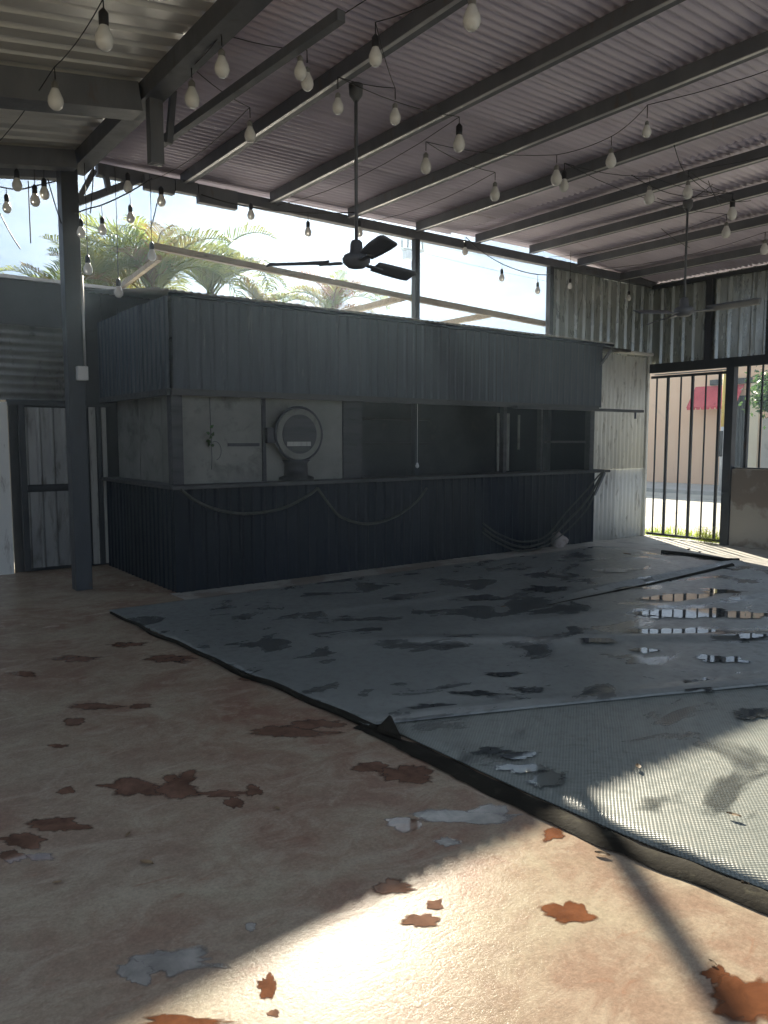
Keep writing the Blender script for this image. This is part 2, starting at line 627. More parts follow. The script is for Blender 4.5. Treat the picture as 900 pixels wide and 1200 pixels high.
def roof_z(x):
    if x < -.6:
        return 4.50 + (x + .6) * .15
    for (a, za), (b_, zb) in zip(RZ, RZ[1:]):
        if x <= b_:
            return za + (zb - za) * (x - a) / (b_ - a)
    return RZ[-1][1]


shed = thing('open_shed', 'open metal shed with corrugated roof on dark steel purlins and posts', 'shed', (0, .85, 0))
TW = .82
Y1 = 1.02
NS = 9


def roof_run(name, x0, x1, mat_, lift, pitch, amp, trap=False):
    me = None
    for k in range(NS):
        if me is None:
            mb = corr_sheet(x1 - x0, TW + .04, (TW + .04) / round((TW + .04) / pitch), amp, ns=10, zfn=lambda x: roof_z(x0 + x) - roof_z(x0), trap=trap, per=14 if trap else 8)
            me = mb.mesh(name)
        o = link(name, me, mat_, shed, (x0, Y1 - (k + 1) * TW, roof_z(x0) + lift + (.006 if k % 2 else 0)))
        o.rotation_euler.z = 0
        solid(o, .0015)


roof_run('roof_sheet', -.56, 4.66, M['roof'], .035, .082, .015)
roof_run('roof_sheet', 4.50, 9.95, M['roof'], .065, .082, .015)
roof_run('left_roof_sheet', -4.6, -.66, M['left_roof'], .045, .205, .03, True)

for x in (.5, 1.62, 2.75, 3.88, 5.0, 6.15, 7.3, 8.45):
    z = roof_z(x) + .018
    mb = MB()
    # C-channel: web, top flange, bottom flange with a pale strip for its lit edge
    mb.box(x - .045, x - .038, -6.3, .80, z - .115, z)
    mb.box(x - .038, x + .045, -6.3, .80, z - .007, z)
    mb.box(x - .038, x + .045, -6.3, .80, z - .115, z - .108)
    part('purlin', mb, M['steel'], shed)
    part('purlin_glint_strip', MB().box(x - .050, x - .018, -6.3, .80, z - .122, z - .1155), M['galv'], shed)  # pale strip put in for the light caught on the lower flange
mb = MB().box(-.70, -.54, -6.3, .95, 4.35, 4.50)
part('main_beam', mb, M['steel'], shed)
for (ya, yb) in ((-6.3, -4.2), (-3.95, -2.9), (-2.55, -2.1), (-1.9, -1.1), (-.95, -.35), (.0, .95)):
    part('ridge_flashing', MB().box(-.78, -.40, ya, yb, 4.585, 4.592), M['left_roof'], shed)
# truss web under the main beam
hs = at_z(180, 92, 4.52)
part('hanging_strut', MB().bar((hs.x, hs.y, at_y(180, 192, hs.y).z), (hs.x, hs.y, 4.53), .11, .09), M['steel'], shed)
hs = at_z(203, 108, 4.52)
part('hanging_strut', MB().bar((hs.x - .05, hs.y, at_y(196, 168, hs.y).z), (hs.x, hs.y, 4.53), .05, .05), M['steel'], shed)
tca, tcb = at_z(185, 170, 4.26), at_z(400, 18, 4.26)
part('truss_chord', MB().bar(tca, tcb, .06, .07), M['steel'], shed)
part('eave_beam', MB().box(-.44, 9.5, .80, .90, 4.35, 4.47), M['steel'], shed)
part('rear_tie_beam', MB().box(-.44, 9.5, -6.3, -6.2, 4.05, 4.19), M['steel'], shed)
for (nm, y, w, h) in (('eave_beam', 1.08, .12, .15), ('tie_beam', -1.15, .24, .22), ('tie_beam', .62, .14, .17), ('tie_beam', -4.0, .2, .22)):
    part(nm, MB().bar((-4.6, y, roof_z(-4.6) - .02 - h / 2), (-.73, y, roof_z(-.73) - .02 - h / 2), w, h), M['steel'], shed)
# ragged gutter board at the eave
mb = MB()
gx = [.02, .35, .36, .62, .63, .95, 1.10]
gz = [4.27, 4.27, 4.33, 4.31, 4.24, 4.24, 4.33]
for a in range(len(gx) - 1):
    if gx[a + 1] - gx[a] > .05:
        mb.box(gx[a], gx[a + 1], .70, .78, min(gz[a], gz[a + 1]), 4.42 + .01 * (a % 3))
part('gutter_board', mb, M['steel'], shed)


def post(x, y, w, z0, z1):
    p = part('post', MB().box(-w / 2, w / 2, -w / 2, w / 2, 0, z1 - z0), M['post_steel'], shed, (x, y, z0))
    bevel(p, .008)
    return p


lp = post(-.74, .85, .17, -.02, 4.36)
post(3.88, .85, .085, -.02, 4.36)
post(6.66, .85, .09, -.1, 4.36)
for (x, y) in ((9.2, -6.25), (-4.5, -6.25), (-4.5, 1.08)):
    post(x, y, .14, -.25, 4.06 if x > 0 else 3.78)
part('brace', MB().bar((-.68, .84, 4.02), (.02, .84, 4.40), .07, .07), M['steel'], shed)
part('brace', MB().bar((-.66, .80, 4.04), (-.48, .80, 4.38), .06, .05), M['steel'], shed)
part('brace', MB().bar((-.33, .82, 4.20), (-.36, .82, 4.38), .05, .06), M['steel'], shed)
# conduit and box on the corner post
cb = thing('junction_box', 'small pale junction box with a thin conduit on the dark corner post', 'electrical box', (-.68, .74, 2.28))
bevel(part('cover', MB().box(-.075, .035, -.06, .02, -.07, .075), M['white_plastic'], cb, (-.68, .74, 2.28)), .008)
part('conduit', MB().tube([(0, .0, .07), (0, .0, 1.0)], .013), M['galv'], cb, (-.66, .742, 2.28))

# ------------------------------------------------------------------ bar kiosk
bar = thing('bar_kiosk', 'long dark corrugated metal bar with counter and serving hatch under the roof', 'bar', (0, 0, 0))
BL = 6.75


def rib_sheets(name, x0, x1, n, z0, z1, y, mat_, parent, side=False, pitch=.135, amp=.012, trap=True, gap=.0):
    w = (x1 - x0) / n
    me = None
    for k in range(n):
        ww = w + .02
        if me is None:
            nwv = max(1, round(ww / pitch))
            me = upright(corr_sheet(z1 - z0, ww, ww / nwv, amp, ns=1, per=14 if trap else 8, trap=trap), 'side' if side else 'front').mesh(name)
        off = .004 * (k % 2)
        zj = random.uniform(-.006, .006)
        loc = (y - off, x0 + k * w, z0 + zj) if side else (x0 + k * w, y - off, z0 + zj)
        solid(link(name, me, mat_, parent, loc), .0012)


rib_sheets('counter_sheet', 0, BL, 8, .0, 1.085, -.02, M['bar_metal'], bar, amp=.007)
rib_sheets('counter_sheet', 0, 2.2, 3, .0, 1.085, -.02, M['bar_metal'], bar, side=True, amp=.007)
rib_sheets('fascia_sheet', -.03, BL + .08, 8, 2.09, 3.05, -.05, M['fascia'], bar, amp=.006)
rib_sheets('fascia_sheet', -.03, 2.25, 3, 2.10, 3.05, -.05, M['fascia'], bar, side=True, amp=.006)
part('fascia_batten', MB().box(-.06, BL + .02, -.085, -.03, 2.05, 2.115), M['bar_wood'], bar)
part('fascia_batten', MB().box(-.085, -.03, -.028, 2.2, 2.05, 2.115), M['bar_wood'], bar)
bevel(part('counter_top', MB().box(-.10, 7.02, -.14, .26, 1.09, 1.13), M['bar_wood'], bar), .006)
bevel(part('counter_top', MB().box(-.10, .25, .262, 2.2, 1.09, 1.13), M['bar_wood'], bar), .006)
bevel(part('corner_post', MB().box(-.045, .075, -.025, .095, 1.13, 2.06), M['bar_wood'], bar), .006)
part('corner_post', MB().box(BL - .1, BL, -.02, .08, 1.13, 2.06), M['bar_wood'], bar)
part('corner_trim', MB().box(-.05, .03, -.052, -.034, .02, 1.085), M['bar_metal'], bar)
# plywood infill
for (a, b_) in ((.08, 1.06), (1.075, 2.13)):
    part('wall_panel', MB().box(a, b_, .10, .118, 1.13, 2.08), M['ply'], bar)
for (a, b_) in ((.10, .62), (.63, 1.32), (1.335, 2.1)):
    part('wall_panel', MB().box(.10, .118, a, b_, 1.13, 2.08), M['ply'], bar)
part('letter_slot', MB().box(.63, 1.01, .085, .0995, 1.525, 1.56), M['black'], bar)
part('panel_batten', MB().box(1.045, 1.09, .08, .099, 1.13, 2.06), M['bar_wood'], bar)
# serving hatch
part('hatch_pillar', MB().box(2.14, 2.42, .09, .5, 1.13, 2.06), M['bar_wood'], bar)
part('back_wall', MB().box(.12, BL, 2.02, 2.06, 0, 3.2), M['dark_board'], bar)
part('inner_ceiling', MB().box(.0, BL, .0, 2.0, 2.62, 2.64), M['dark_board'], bar)
part('end_wall', MB().box(BL - .03, BL, .0, 2.019, 0, 3.03), M['bar_metal'], bar)
part('inner_shelf', MB().box(2.43, 4.85, 1.55, 1.95, 1.52, 1.55), M['bar_wood'], bar)
part('inner_shelf', MB().box(2.43, 4.85, 1.65, 1.95, 1.90, 1.93), M['bar_wood'], bar)
part('mullion', MB().box(4.84, 4.90, .06, .14, 1.13, 2.06), M['bar_wood'], bar)
for (a, b_) in ((4.96, 5.03), (5.06, 5.12), (5.16, 5.21)):
    part('blind_slat', MB().box(a, b_, .30, .32, 1.14, 1.98), M['ply'], bar)
part('blind_slat', MB().box(5.40, 5.43, .30, .32, 1.45, 1.96), M['ply'], bar)
part('mullion', MB().box(5.62, 5.66, .06, .14, 1.13, 2.06), M['bar_wood'], bar)
part('hatch_rail', MB().box(5.70, BL - .1, .06, .10, 1.55, 1.58), M['bar_wood'], bar)
# the long shelf board sticking out past the end
bevel(part('shelf_board', MB().box(4.85, 7.78, -.19, -.089, 2.03, 2.07), M['bar_wood'], bar), .005)
part('shelf_bracket', MB().bar((7.62, -.14, 1.93), (7.62, -.14, 2.03), .02, .03), M['steel'], bar)
part('roof_bracket', MB().bar((6.80, -.06, 2.74), (7.05, -.06, 2.98), .035, .035), M['steel'], bar)
part('counter_bracket', MB().bar((6.74, -.06, .74), (6.98, -.06, 1.08), .03, .03), M['steel'], bar)
# kiosk roof sheets
me = corr_sheet(2.45, .86, .086, .012, ns=2).mesh('kiosk_roof_sheet')
for k in range(9):
    o = link('kiosk_roof_sheet', me, M['left_roof'], bar, (-.12 + (k + 1) * .80, -.12, 3.075 + .005 * (k % 2)))
    o.rotation_euler = (R(7.5), 0, R(90))
    o.rotation_mode = 'XYZ'
    o.rotation_euler = Matrix.Rotation(R(90), 3, 'Z').to_euler()
    o.rotation_euler = (Matrix.Rotation(R(8), 3, 'X') @ Matrix.Rotation(R(90), 3, 'Z')).to_euler()
    solid(o, .0012)
part('roof_rail', MB().box(-.06, BL + .3, -.12, -.055, 3.03, 3.062), M['bar_metal'], bar)

# ------------------------------------------------------------------ round sign on the counter
rs = thing('round_sign', 'round framed disc with dark top on a black stand on the bar counter', 'round sign', (1.45, .0, 1.13))


def ydisc(cx, cy, cz, r, th, n=36, a0=0, a1=2 * math.pi):
    mb = MB()
    i = 0
    ring = []
    for yy in (cy - th / 2, cy + th / 2):
        for k in range(n):
            t = 2 * math.pi * k / n
            mb.v.append((cx + r * math.cos(t), yy, cz + r * math.sin(t)))
    mb.f.append(tuple(range(n)))
    mb.f.append(tuple(reversed(range(n, 2 * n))))
    mb.sm += [False, False]
    for k in range(n):
        mb.f.append((k, (k + 1) % n, n + (k + 1) % n, n + k))
        mb.sm.append(True)
    return mb


def yring(cx, cy, cz, r, tr, n=40):
    pts = [(cx + r * math.cos(2 * math.pi * k / n), cy, cz + r * math.sin(2 * math.pi * k / n)) for k in range(n + 1)]
    return MB().tube(pts, tr, 8, False)


part('outer_ring', yring(0, 0, 0, .305, .016), M['black'], rs, (1.46, -.01, 1.66))
part('pale_band', ydisc(0, 0, 0, .290, .05), M['ply'], rs, (1.46, .0, 1.66))
face = part('face', ydisc(0, 0, 0, .222, .012), M['bar_wood'], rs, (1.46, -.032, 1.66))
part('face_strip', MB().box(-.17, .14, -.044, -.0385, -.135, -.085), M['pale_plank'], face, (1.46, .0, 1.66))
part('lower_face', MB().box(-.10, .12, -.044, -.0385, -.19, -.145), M['hose'], face, (1.46, .0, 1.66))
part('side_bracket', MB().box(-.40, -.28, -.01, .06, -.10, .07), M['black'], rs, (1.46, .0, 1.66))
part('stand', MB().lathe([(.21, 0), (.21, .04), (.14, .06), (.13, .2), (.17, .24)], (0, 0, 0), 20), M['black'], rs, (1.46, .06, 1.13))

# hanging vine on the panel
vine = thing('hanging_vine', 'small green vine hanging on a wire in front of the plywood panel', 'plant', (.41, .04, 1.13))
part('wire', MB().tube([(0, 0, 2.04), (.005, 0, 1.7), (.012, 0, 1.4), (.005, 0, 1.28)], .004, 5), M['cord'], vine, (.41, .05, 0))
part('wire_loop', MB().tube([(.0 + .07 * math.cos(t / 3) + .05, 0, 1.48 + .1 * math.sin(t / 3)) for t in range(-4, 7)], .003, 5), M['cord'], vine, (.41, .05, 0))
for k in range(9):
    z = 1.70 - .02 * k + random.uniform(-.03, .03)
    x = random.uniform(-.035, .05)
    a = random.uniform(0, 6.28)
    mb = MB()
    mb.v += [(0, 0, 0), (.02, -.006, .02), (0, -.012, .055), (-.02, -.006, .02)]
    mb.f.append((0, 1, 2, 3))
    mb.sm.append(False)
    o = part('leaf', mb, M['leaf'], vine, (.41 + x, .04, z))
    o.rotation_euler = (0, a, 0)

# ------------------------------------------------------------------ hoses and cables on the bar
def smooth_path(pts, n=6):
    pts = [Vector(p) for p in pts]
    out = []
    for i in range(len(pts) - 1):
        p0, p1, p2, p3 = pts[max(i - 1, 0)], pts[i], pts[i + 1], pts[min(i + 2, len(pts) - 1)]
        for k in range(n):
            t = k / n
            out.append(.5 * ((2 * p1) + (p2 - p0) * t + (2 * p0 - 5 * p1 + 4 * p2 - p3) * t * t + (3 * p1 - p0 - 3 * p2 + p3) * t ** 3))
    out.append(pts[-1])
    return out


def pxline(pix, Y):
    return [at_y(x, y, Y) for x, y in pix]


def cable(name, label, cat, pts, r, mat_, group=None, n=6):
    base = pts[0].copy()
    o = part(name, MB().tube([p - base for p in smooth_path(pts, 6)], r, n), mat_, None, base)
    tag(o, label, cat, group)
    return o


cable('hose', 'grey hose sagging under the counter edge below the plywood panels', 'hose',
      pxline([(212, 574), (228, 586), (250, 596), (285, 602), (330, 596), (362, 580), (372, 572)], -.16), .017, M['hose'])
cable('hose', 'thin hose running from the round sign down across the dark sheets', 'hose',
      pxline([(372, 572), (385, 590), (400, 606), (430, 614), (462, 606), (488, 588), (500, 572)], -.16), .016, M['hose'])
for k, (dy, r_) in enumerate(((0, .017), (5, .012), (-6, .012))):
    labs = ('thickest of the looped hoses hanging from the counter end', 'thin lower strand of the hoses hanging from the counter end', 'thin upper strand of the hoses hanging from the counter end')
    cable('hose', labs[k], 'hose',
          pxline([(566, 619 + dy), (585, 632 + dy), (612, 641 + dy), (640, 634 + dy), (664, 612 + dy * 2), (688, 586 + dy * 2), (700, 565 + dy), (708, 551)], -.17 - .012 * k), r_, M['hose'])
# pendant inside the hatch
pb = thing('hatch_pendant', 'small bare pendant bulb on a long cord inside the serving hatch', 'pendant lamp', (3.2, .35, 1.23))
hp = at_y(489, 546, .35)
pb.location = hp
part('cord', MB().tube([(0, 0, .04), (0, 0, 2.62 - hp.z)], .004, 5), M['galv'], pb, hp)
part('bulb', MB().lathe([(.004, -.03), (.02, -.02), (.025, 0), (.018, .022), (.01, .045)], (0, 0, 0), 12), M['bulb'], pb, hp)

# stone by the bar
bpos = at_z(655, 641, 0)
st_mb = MB()
st_mb.grid(lambda u, v: (Vector((math.cos(u * 6.2832) * math.sin(v * math.pi), math.sin(u * 6.2832) * math.sin(v * math.pi), math.cos(v * math.pi))) * (.13 + .05 * mnoise.noise(Vector((math.cos(u * 6.28) * 1.3, math.sin(u * 6.28) * 1.3, v * 3))))) * .95 + Vector((0, 0, .09)), 14, 9)
st_o = part('stone', st_mb, M['stone'], None, (bpos.x, bpos.y, bpos.z))
tag(st_o, 'pale rough stone block on the floor below the looped hoses', 'stone')

# ------------------------------------------------------------------ back wall on the left
lw = thing('back_wall', 'left rear wall of grey corrugated sheets, pale boards and a sheet metal door', 'wall', (-2, 2.32, 0))
me = upright(corr_sheet(2.6, .30, .10, .014, ns=1), 'lay').mesh('horizontal_sheet')
for k in range(3):
    solid(link('horizontal_sheet', me, M['grey_sheet'], lw, (-3.0, 2.34 - .005 * k, 2.06 + .29 * k)), .0012)
me = upright(corr_sheet(3.6, .30, .10, .014, ns=1), 'lay').mesh('horizontal_sheet')
for k in range(3):
    solid(link('horizontal_sheet', me, M['white_sheet'], lw, (-6.6, 2.33 - .005 * k, 2.06 + .29 * k)), .0012)
for (a, b_) in ((-6.6, -4.2), (-4.19, -1.8), (-1.79, .0), (.005, 2.2)):
    part('upper_board', MB().box(a, b_, 2.30, 2.325, 2.94, 3.46), M['dark_board'], lw)
part('top_rail', MB().box(-6.6, 2.3, 2.26, 2.36, 3.462, 3.50), M['galv'], lw)
for (a, b_) in ((-6.6, -4.9), (-4.89, -3.1), (-3.09, -1.12)):
    part('pale_board', MB().box(a, b_, 2.30, 2.33, -.03, 2.04), M['white_sheet'], lw)
for (a, b_, mt) in ((-.27, -.215, 'dark_board'), (-.20, -.12, 'pale_plank'), (-.105, -.06, 'dark_board'), (-.045, .01, 'pale_plank')):
    part('plank', MB().box(a, b_, 2.27, 2.29, .03, 2.0), M[mt], lw)
part('dark_backing', MB().box(-1.10, 2.4, 2.36, 2.38, 0, 2.95), M['dark_board'], lw)
part('lintel', MB().box(-1.12, .10, 2.28, 2.35, 2.0, 2.07), M['dark_board'], lw)
for k in range(7):
    part('unseen_side_board', MB().box(-6.62, -6.59, 2.3 - .9 * (k + 1), 2.3 - .9 * k - .006, 0, 3.3), M['dark_board'], lw)  # unseen side wall, added to darken the floor at back left
door = thing('sheet_metal_door', 'grey corrugated sheet door with a dark middle rail behind the corner post', 'door', (-.66, 2.27, 0.03))
me = upright(corr_sheet(.92, .60, .15, .012, ns=1, per=14, trap=True), 'front').mesh('door_sheet')
for z in (.05, 1.06):
    solid(link('door_sheet', me, M['grey_sheet'], door, (-.94, 2.27, z)), .0012)
part('door_frame', MB().box(-1.01, -.95, 2.24, 2.30, .03, 2.0).box(-.33, -.29, 2.24, 2.30, .03, 2.0), M['dark_board'], door)
part('middle_rail', MB().box(-.949, -.331, 2.225, 2.25, 1.0, 1.04), M['dark_board'], door)

# ------------------------------------------------------------------ rear wall right of the bar
rw = thing('rear_wall', 'tall rear wall of white stained sheets below and grey green sheets above', 'wall', (8, .85, -.19))
rib_sheets('white_sheet', 6.70, 9.36, 3, -.20, 1.10, .86, M['white_sheet'], rw, pitch=.12, amp=.02, trap=False)
rib_sheets('white_sheet', 6.70, 9.36, 3, 1.08, 3.08, .845, M['white_sheet'], rw, pitch=.12, amp=.02, trap=False)
rib_sheets('upper_sheet', 6.72, 8.05, 2, 3.02, 4.50, .90, M['green_sheet'], rw, pitch=.22, amp=.016)
rib_sheets('upper_sheet', 8.05, 9.46, 2, 3.02, 4.36, .90, M['green_sheet'], rw, pitch=.22, amp=.016)
part('ledge', MB().box(6.8, 8.5, .60, .83, 3.11, 3.15), M['bar_wood'], rw)
bevel(part('white_cap', MB().box(8.3, 9.33, .70, .82, 3.10, 3.15), M['white_plastic'], rw), .01)
part('edge_trim', MB().box(9.32, 9.37, .80, .825, -.18, 3.09), M['white_sheet'], rw)

# ------------------------------------------------------------------ gate side
GX = 9.4
gw = thing('gable_wall', 'upper wall of grey ribbed sheets on a dark header beam above the gate', 'wall', (GX, -2, 2.8))
rib_sheets('gable_sheet', -11.9, .88, 15, 2.93, 4.40, GX + .06, M['green_sheet'], gw, side=True, pitch=.215, amp=.018)
part('header_beam', MB().box(GX - .05, GX + .05, -11.9, .80, 2.80, 2.96), M['post_steel'], gw)
for y in (-.30, -1.36, -3.4, -5.4, -7.4, -9.4):
    part('stud', MB().box(GX - .045, GX + .03, y - .05, y + .05, 2.961, 4.33), M['post_steel'], gw)
part('gate_post', MB().box(GX - .09, GX + .04, -.83, -.69, -.22, 2.799), M['post_steel'], gw)
part('top_rail', MB().box(GX - .04, GX + .03, -11.9, .80, 4.30, 4.36), M['post_steel'], gw)

gate = thing('bar_gate', 'dark steel gate of upright bars, thick and thin by turns, onto the street', 'gate', (GX, .05, -.16))
part('frame_rail', MB().box(GX - .02, GX + .02, -.68, .78, 2.70, 2.745), M['post_steel'], gate)
part('frame_rail', MB().box(GX - .02, GX + .02, -.68, .78, -.15, -.11), M['post_steel'], gate)
for k, xpx in enumerate((753, 767, 780, 795, 808.5, 824, 840)):
    y = at_x(xpx, 540, GX).y
    w = .04 if k % 2 == 0 else .022
    part('gate_bar', MB().box(GX - w / 2, GX + w / 2, y - w / 2, y + w / 2, -.109, 2.699), M['post_steel'], gate)
part('light_strip', MB().box(GX - .035, GX - .021, -.68, .70, 2.755, 2.775), M['galv'], gate)

lw2 = tag(bevel(part('low_wall', MB().box(-.06, .08, -11.9, -.84, 0, 1.32), M['block'], None, (GX, 0, -.21)), .01),
          'low rendered concrete wall with a dark damp stain beside the gate', 'wall')
rl = thing('window_bars', 'upright dark bars standing on the low concrete wall', 'railing', (GX, -3, 1.11))
part('sill_rail', MB().box(GX - .03, GX + .03, -11.9, -.84, 1.113, 1.14), M['post_steel'], rl)
for k in range(40):
    y = -1.03 - .235 * k
    w = .045 if k % 2 == 0 else .024
    part('bar', MB().box(GX - w / 2, GX + w / 2, y - w / 2, y + w / 2, 1.141, 2.799), M['post_steel'], rl)

# ------------------------------------------------------------------ across the street
HX = 24.62
house = thing('street_house', 'peach rendered house across the street with a red awning', 'house', (HX, 8, -.12))
part('wall', MB().box(HX, HX + 8, -8, 26, -.125, 5.2), M['house'], house)
a0, a1 = at_x(815, 466, HX), at_x(872, 466, HX)
za, zb = at_x(842, 452, HX).z, at_x(842, 477, HX).z
mb = MB()
nn = 10
ylo, yhi = a1.y, a0.y
for k in range(nn):
    ya, yb = ylo + (yhi - ylo) * k / nn, ylo + (yhi - ylo) * (k + 1) / nn
    mb.quad((HX - .02, ya, za), (HX - .02, yb, za), (HX - .6, yb, zb), (HX - .6, ya, zb))
    ym = (ya + yb) / 2
    mb.quad((HX - .6, ya, zb), (HX - .6, yb, zb), (HX - .6, ym + .06, zb - .10), (HX - .6, ym - .06, zb - .10))
solid(part('awning', mb, M['red'], house), .01)
d0, d1 = at_x(853, 466, HX), at_x(879, 548, HX)
gdoor = part('grille_door', MB().box(HX - .06, HX - .003, d1.y, d0.y, -.1, d0.z + .05), M['black'], house)
for k in range(7):
    y = d1.y + (d0.y - d1.y) * (k + .5) / 7
    part('grille_bar', MB().box(HX - .10, HX - .063, y - .02, y + .02, -.09, d0.z), M['post_steel'], gdoor)
e0, e1 = at_x(834, 452, HX), at_x(882, 452, HX)
part('door_lintel', MB().box(HX - .14, HX - .003, e1.y, e0.y, za + .02, za + .22), M['bar_wood'], house)
c0, c1 = at_x(880, 500, HX), at_x(890, 500, HX)
part('pilaster', MB().box(HX - .12, HX - .002, c1.y, c0.y, -.11, za), M['cream'], house)
g0, g1 = at_x(893, 500, 21.9), at_x(960, 500, 21.9)
tag(part('block_wall', MB().box(0, .2, g1.y - 6, g0.y, 0, at_x(893, 490, 21.9).z + .12), M['sidewalk'], None, (21.9, 0, -.121)),
    'grey concrete block wall under the tree across the street', 'wall')
yp = at_x(847.5, 480, 21.6)
yo = thing('yellow_pole', 'thin pole painted yellow on top standing on the far sidewalk', 'pole', (21.6, yp.y, -.12))
part('lower_pole', MB().tube([(0, 0, 0), (0, 0, at_x(847, 500, 21.6).z + .12)], .055, 10), M['white_plastic'], yo, (21.6, yp.y, -.12))
part('upper_pole', MB().tube([(0, 0, at_x(847, 500, 21.6).z + .12), (0, 0, 4.0)], .05, 10), M['yellow'], yo, (21.6, yp.y, -.12))
part('plate', MB().box(-.02, .02, -.06, .06, at_x(847, 535, 21.6).z + .12, at_x(847, 505, 21.6).z + .12), M['black'], yo, (21.53, yp.y, -.12))


# street tree
def leafy_tree(loc, label, cz, rad, n, trunk_h):
    t = thing('street_tree', label, 'tree', loc)
    pts = [(0, 0, 0), (.06, .03, trunk_h * .5), (.0, -.04, trunk_h)]
    mb = MB().tube(pts, [.12, .09, .06], 8)
    for k in range(6):
        a = k * 1.05
        mb.tube([(0, -.04, trunk_h * .85), (rad * .4 * math.cos(a), rad * .4 * math.sin(a), cz), (rad * .75 * math.cos(a), rad * .75 * math.sin(a), cz + rad * random.uniform(-.2, .6))], [.045, .03, .012], 5)
    part('trunk', mb, M['trunk'], t, loc)
    mb = MB()
    rnd = random.Random(3)
    clumps = []
    for k in range(26):
        v = Vector((rnd.gauss(0, 1), rnd.gauss(0, 1), rnd.gauss(0, 1))).normalized() * rad * rnd.uniform(.35, 1)
        clumps.append((Vector((v.x, v.y, cz + v.z * .75)), rad * rnd.uniform(.2, .38)))
    for k in range(n):
        c, r_ = rnd.choice(clumps)
        p = c + Vector((rnd.gauss(0, .55), rnd.gauss(0, .55), rnd.gauss(0, .5))) * r_
        d = Vector((rnd.gauss(0, 1), rnd.gauss(0, 1), rnd.gauss(-.4, .7))).normalized()
        s_ = d.cross(Vector((rnd.gauss(0, 1), rnd.gauss(0, 1), rnd.gauss(0, 1)))).normalized()
        l, w = rnd.uniform(.10, .18), rnd.uniform(.03, .05)
        mb.quad(p, p + d * l * .5 + s_ * w, p + d * l, p + d * l * .5 - s_ * w)
    part('crown', mb, M['leaf'], t, loc)
    return t


tp = at_x(905, 455, 19.5)
leafy_tree((19.5 + 1.6, tp.y, -.12), 'dark green leafy tree by the house across the street', tp.z + .35, 1.35, 5200, tp.z - .3)

# ------------------------------------------------------------------ grass at the gate
rnd = random.Random(11)
mb = MB()
for k in range(2600):
    y = rnd.uniform(-.95, 1.6)
    x = 9.62 + abs(rnd.gauss(0, .55))
    if mnoise.noise(Vector((x * 1.6, y * 2.2, 0))) < -.12 and rnd.random() < .8:
        continue
    h = rnd.uniform(.03, .12) * (2.2 if (rnd.random() < .12) else 1)
    a = rnd.uniform(0, 6.28)
    ln = rnd.uniform(.2, .9) * h
    w = .006
    p = Vector((x, y, -.25))
    q = p + Vector((math.cos(a) * ln, math.sin(a) * ln, h))
    s_ = Vector((-math.sin(a), math.cos(a), 0)) * w
    mid = (p + q) / 2 + Vector((0, 0, h * .2))
    mb.quad(p - s_, p + s_, mid + s_ * .8, mid - s_ * .8)
    mb.quad(mid - s_ * .8, mid + s_ * .8, q, q)
go = part('grass', mb, M['grass'])
tag(go, 'bright green grass growing along the street side of the gate', 'grass', kind='stuff')
wd = thing('weed_clump', 'leafy bright green weed growing up through the foot of the gate', 'plant', (9.36, -.50, -.19))
mb = MB()
for k in range(60):
    a, h = rnd.uniform(0, 6.28), rnd.uniform(.05, .34)
    p = Vector((rnd.gauss(0, .06), rnd.gauss(0, .12), 0))
    q = p + Vector((math.cos(a) * .05, math.sin(a) * .07, h))
    mb.tube([p, (p + q) / 2, q], .0025, 3, False)
    for j in range(4):
        c = p.lerp(q, .4 + .2 * j)
        b_ = rnd.uniform(0, 6.28)
        d = Vector((math.cos(b_), math.sin(b_), .3)) * .045
        s_ = Vector((-math.sin(b_), math.cos(b_), 0)) * .014
        mb.quad(c, c + d * .5 + s_, c + d, c + d * .5 - s_)
part('foliage', mb, M['grass'], wd, (9.36, -.50, -.195))

# ------------------------------------------------------------------ pergola timbers behind the bar
tb = thing('timber_pergola', 'weathered timber rail with rafters fixed to the posts above the bar roof', 'pergola', (3, .95, 3.4))
part('rail', MB().bar((.18, .94, 3.74), (3.83, .94, 3.575), .06, .07), M['timber'], tb)
part('rail', MB().bar((3.84, .94, 3.575), (6.66, .94, 3.465), .06, .085), M['timber'], tb)
part('rafter', MB().bar((3.75, .98, 3.57), (3.75, 4.6, 3.52), .07, .08), M['timber'], tb)
part('rafter', MB().bar((5.45, .98, 3.50), (5.45, 4.6, 3.47), .07, .08), M['timber'], tb)
part('rafter', MB().bar(at_y(187, 302, 1.0), at_y(138, 339, 2.3), .05, .06), M['timber'], tb)
part('rear_rail', MB().bar((-.9, 4.6, 3.48), (6.8, 4.6, 3.40), .06, .08), M['timber'], tb)
for x in (-.8, 3.0, 6.7):
    part('pergola_post', MB().bar((x, 4.6, -.33), (x, 4.6, 3.40), .09, .09), M['timber'], tb)


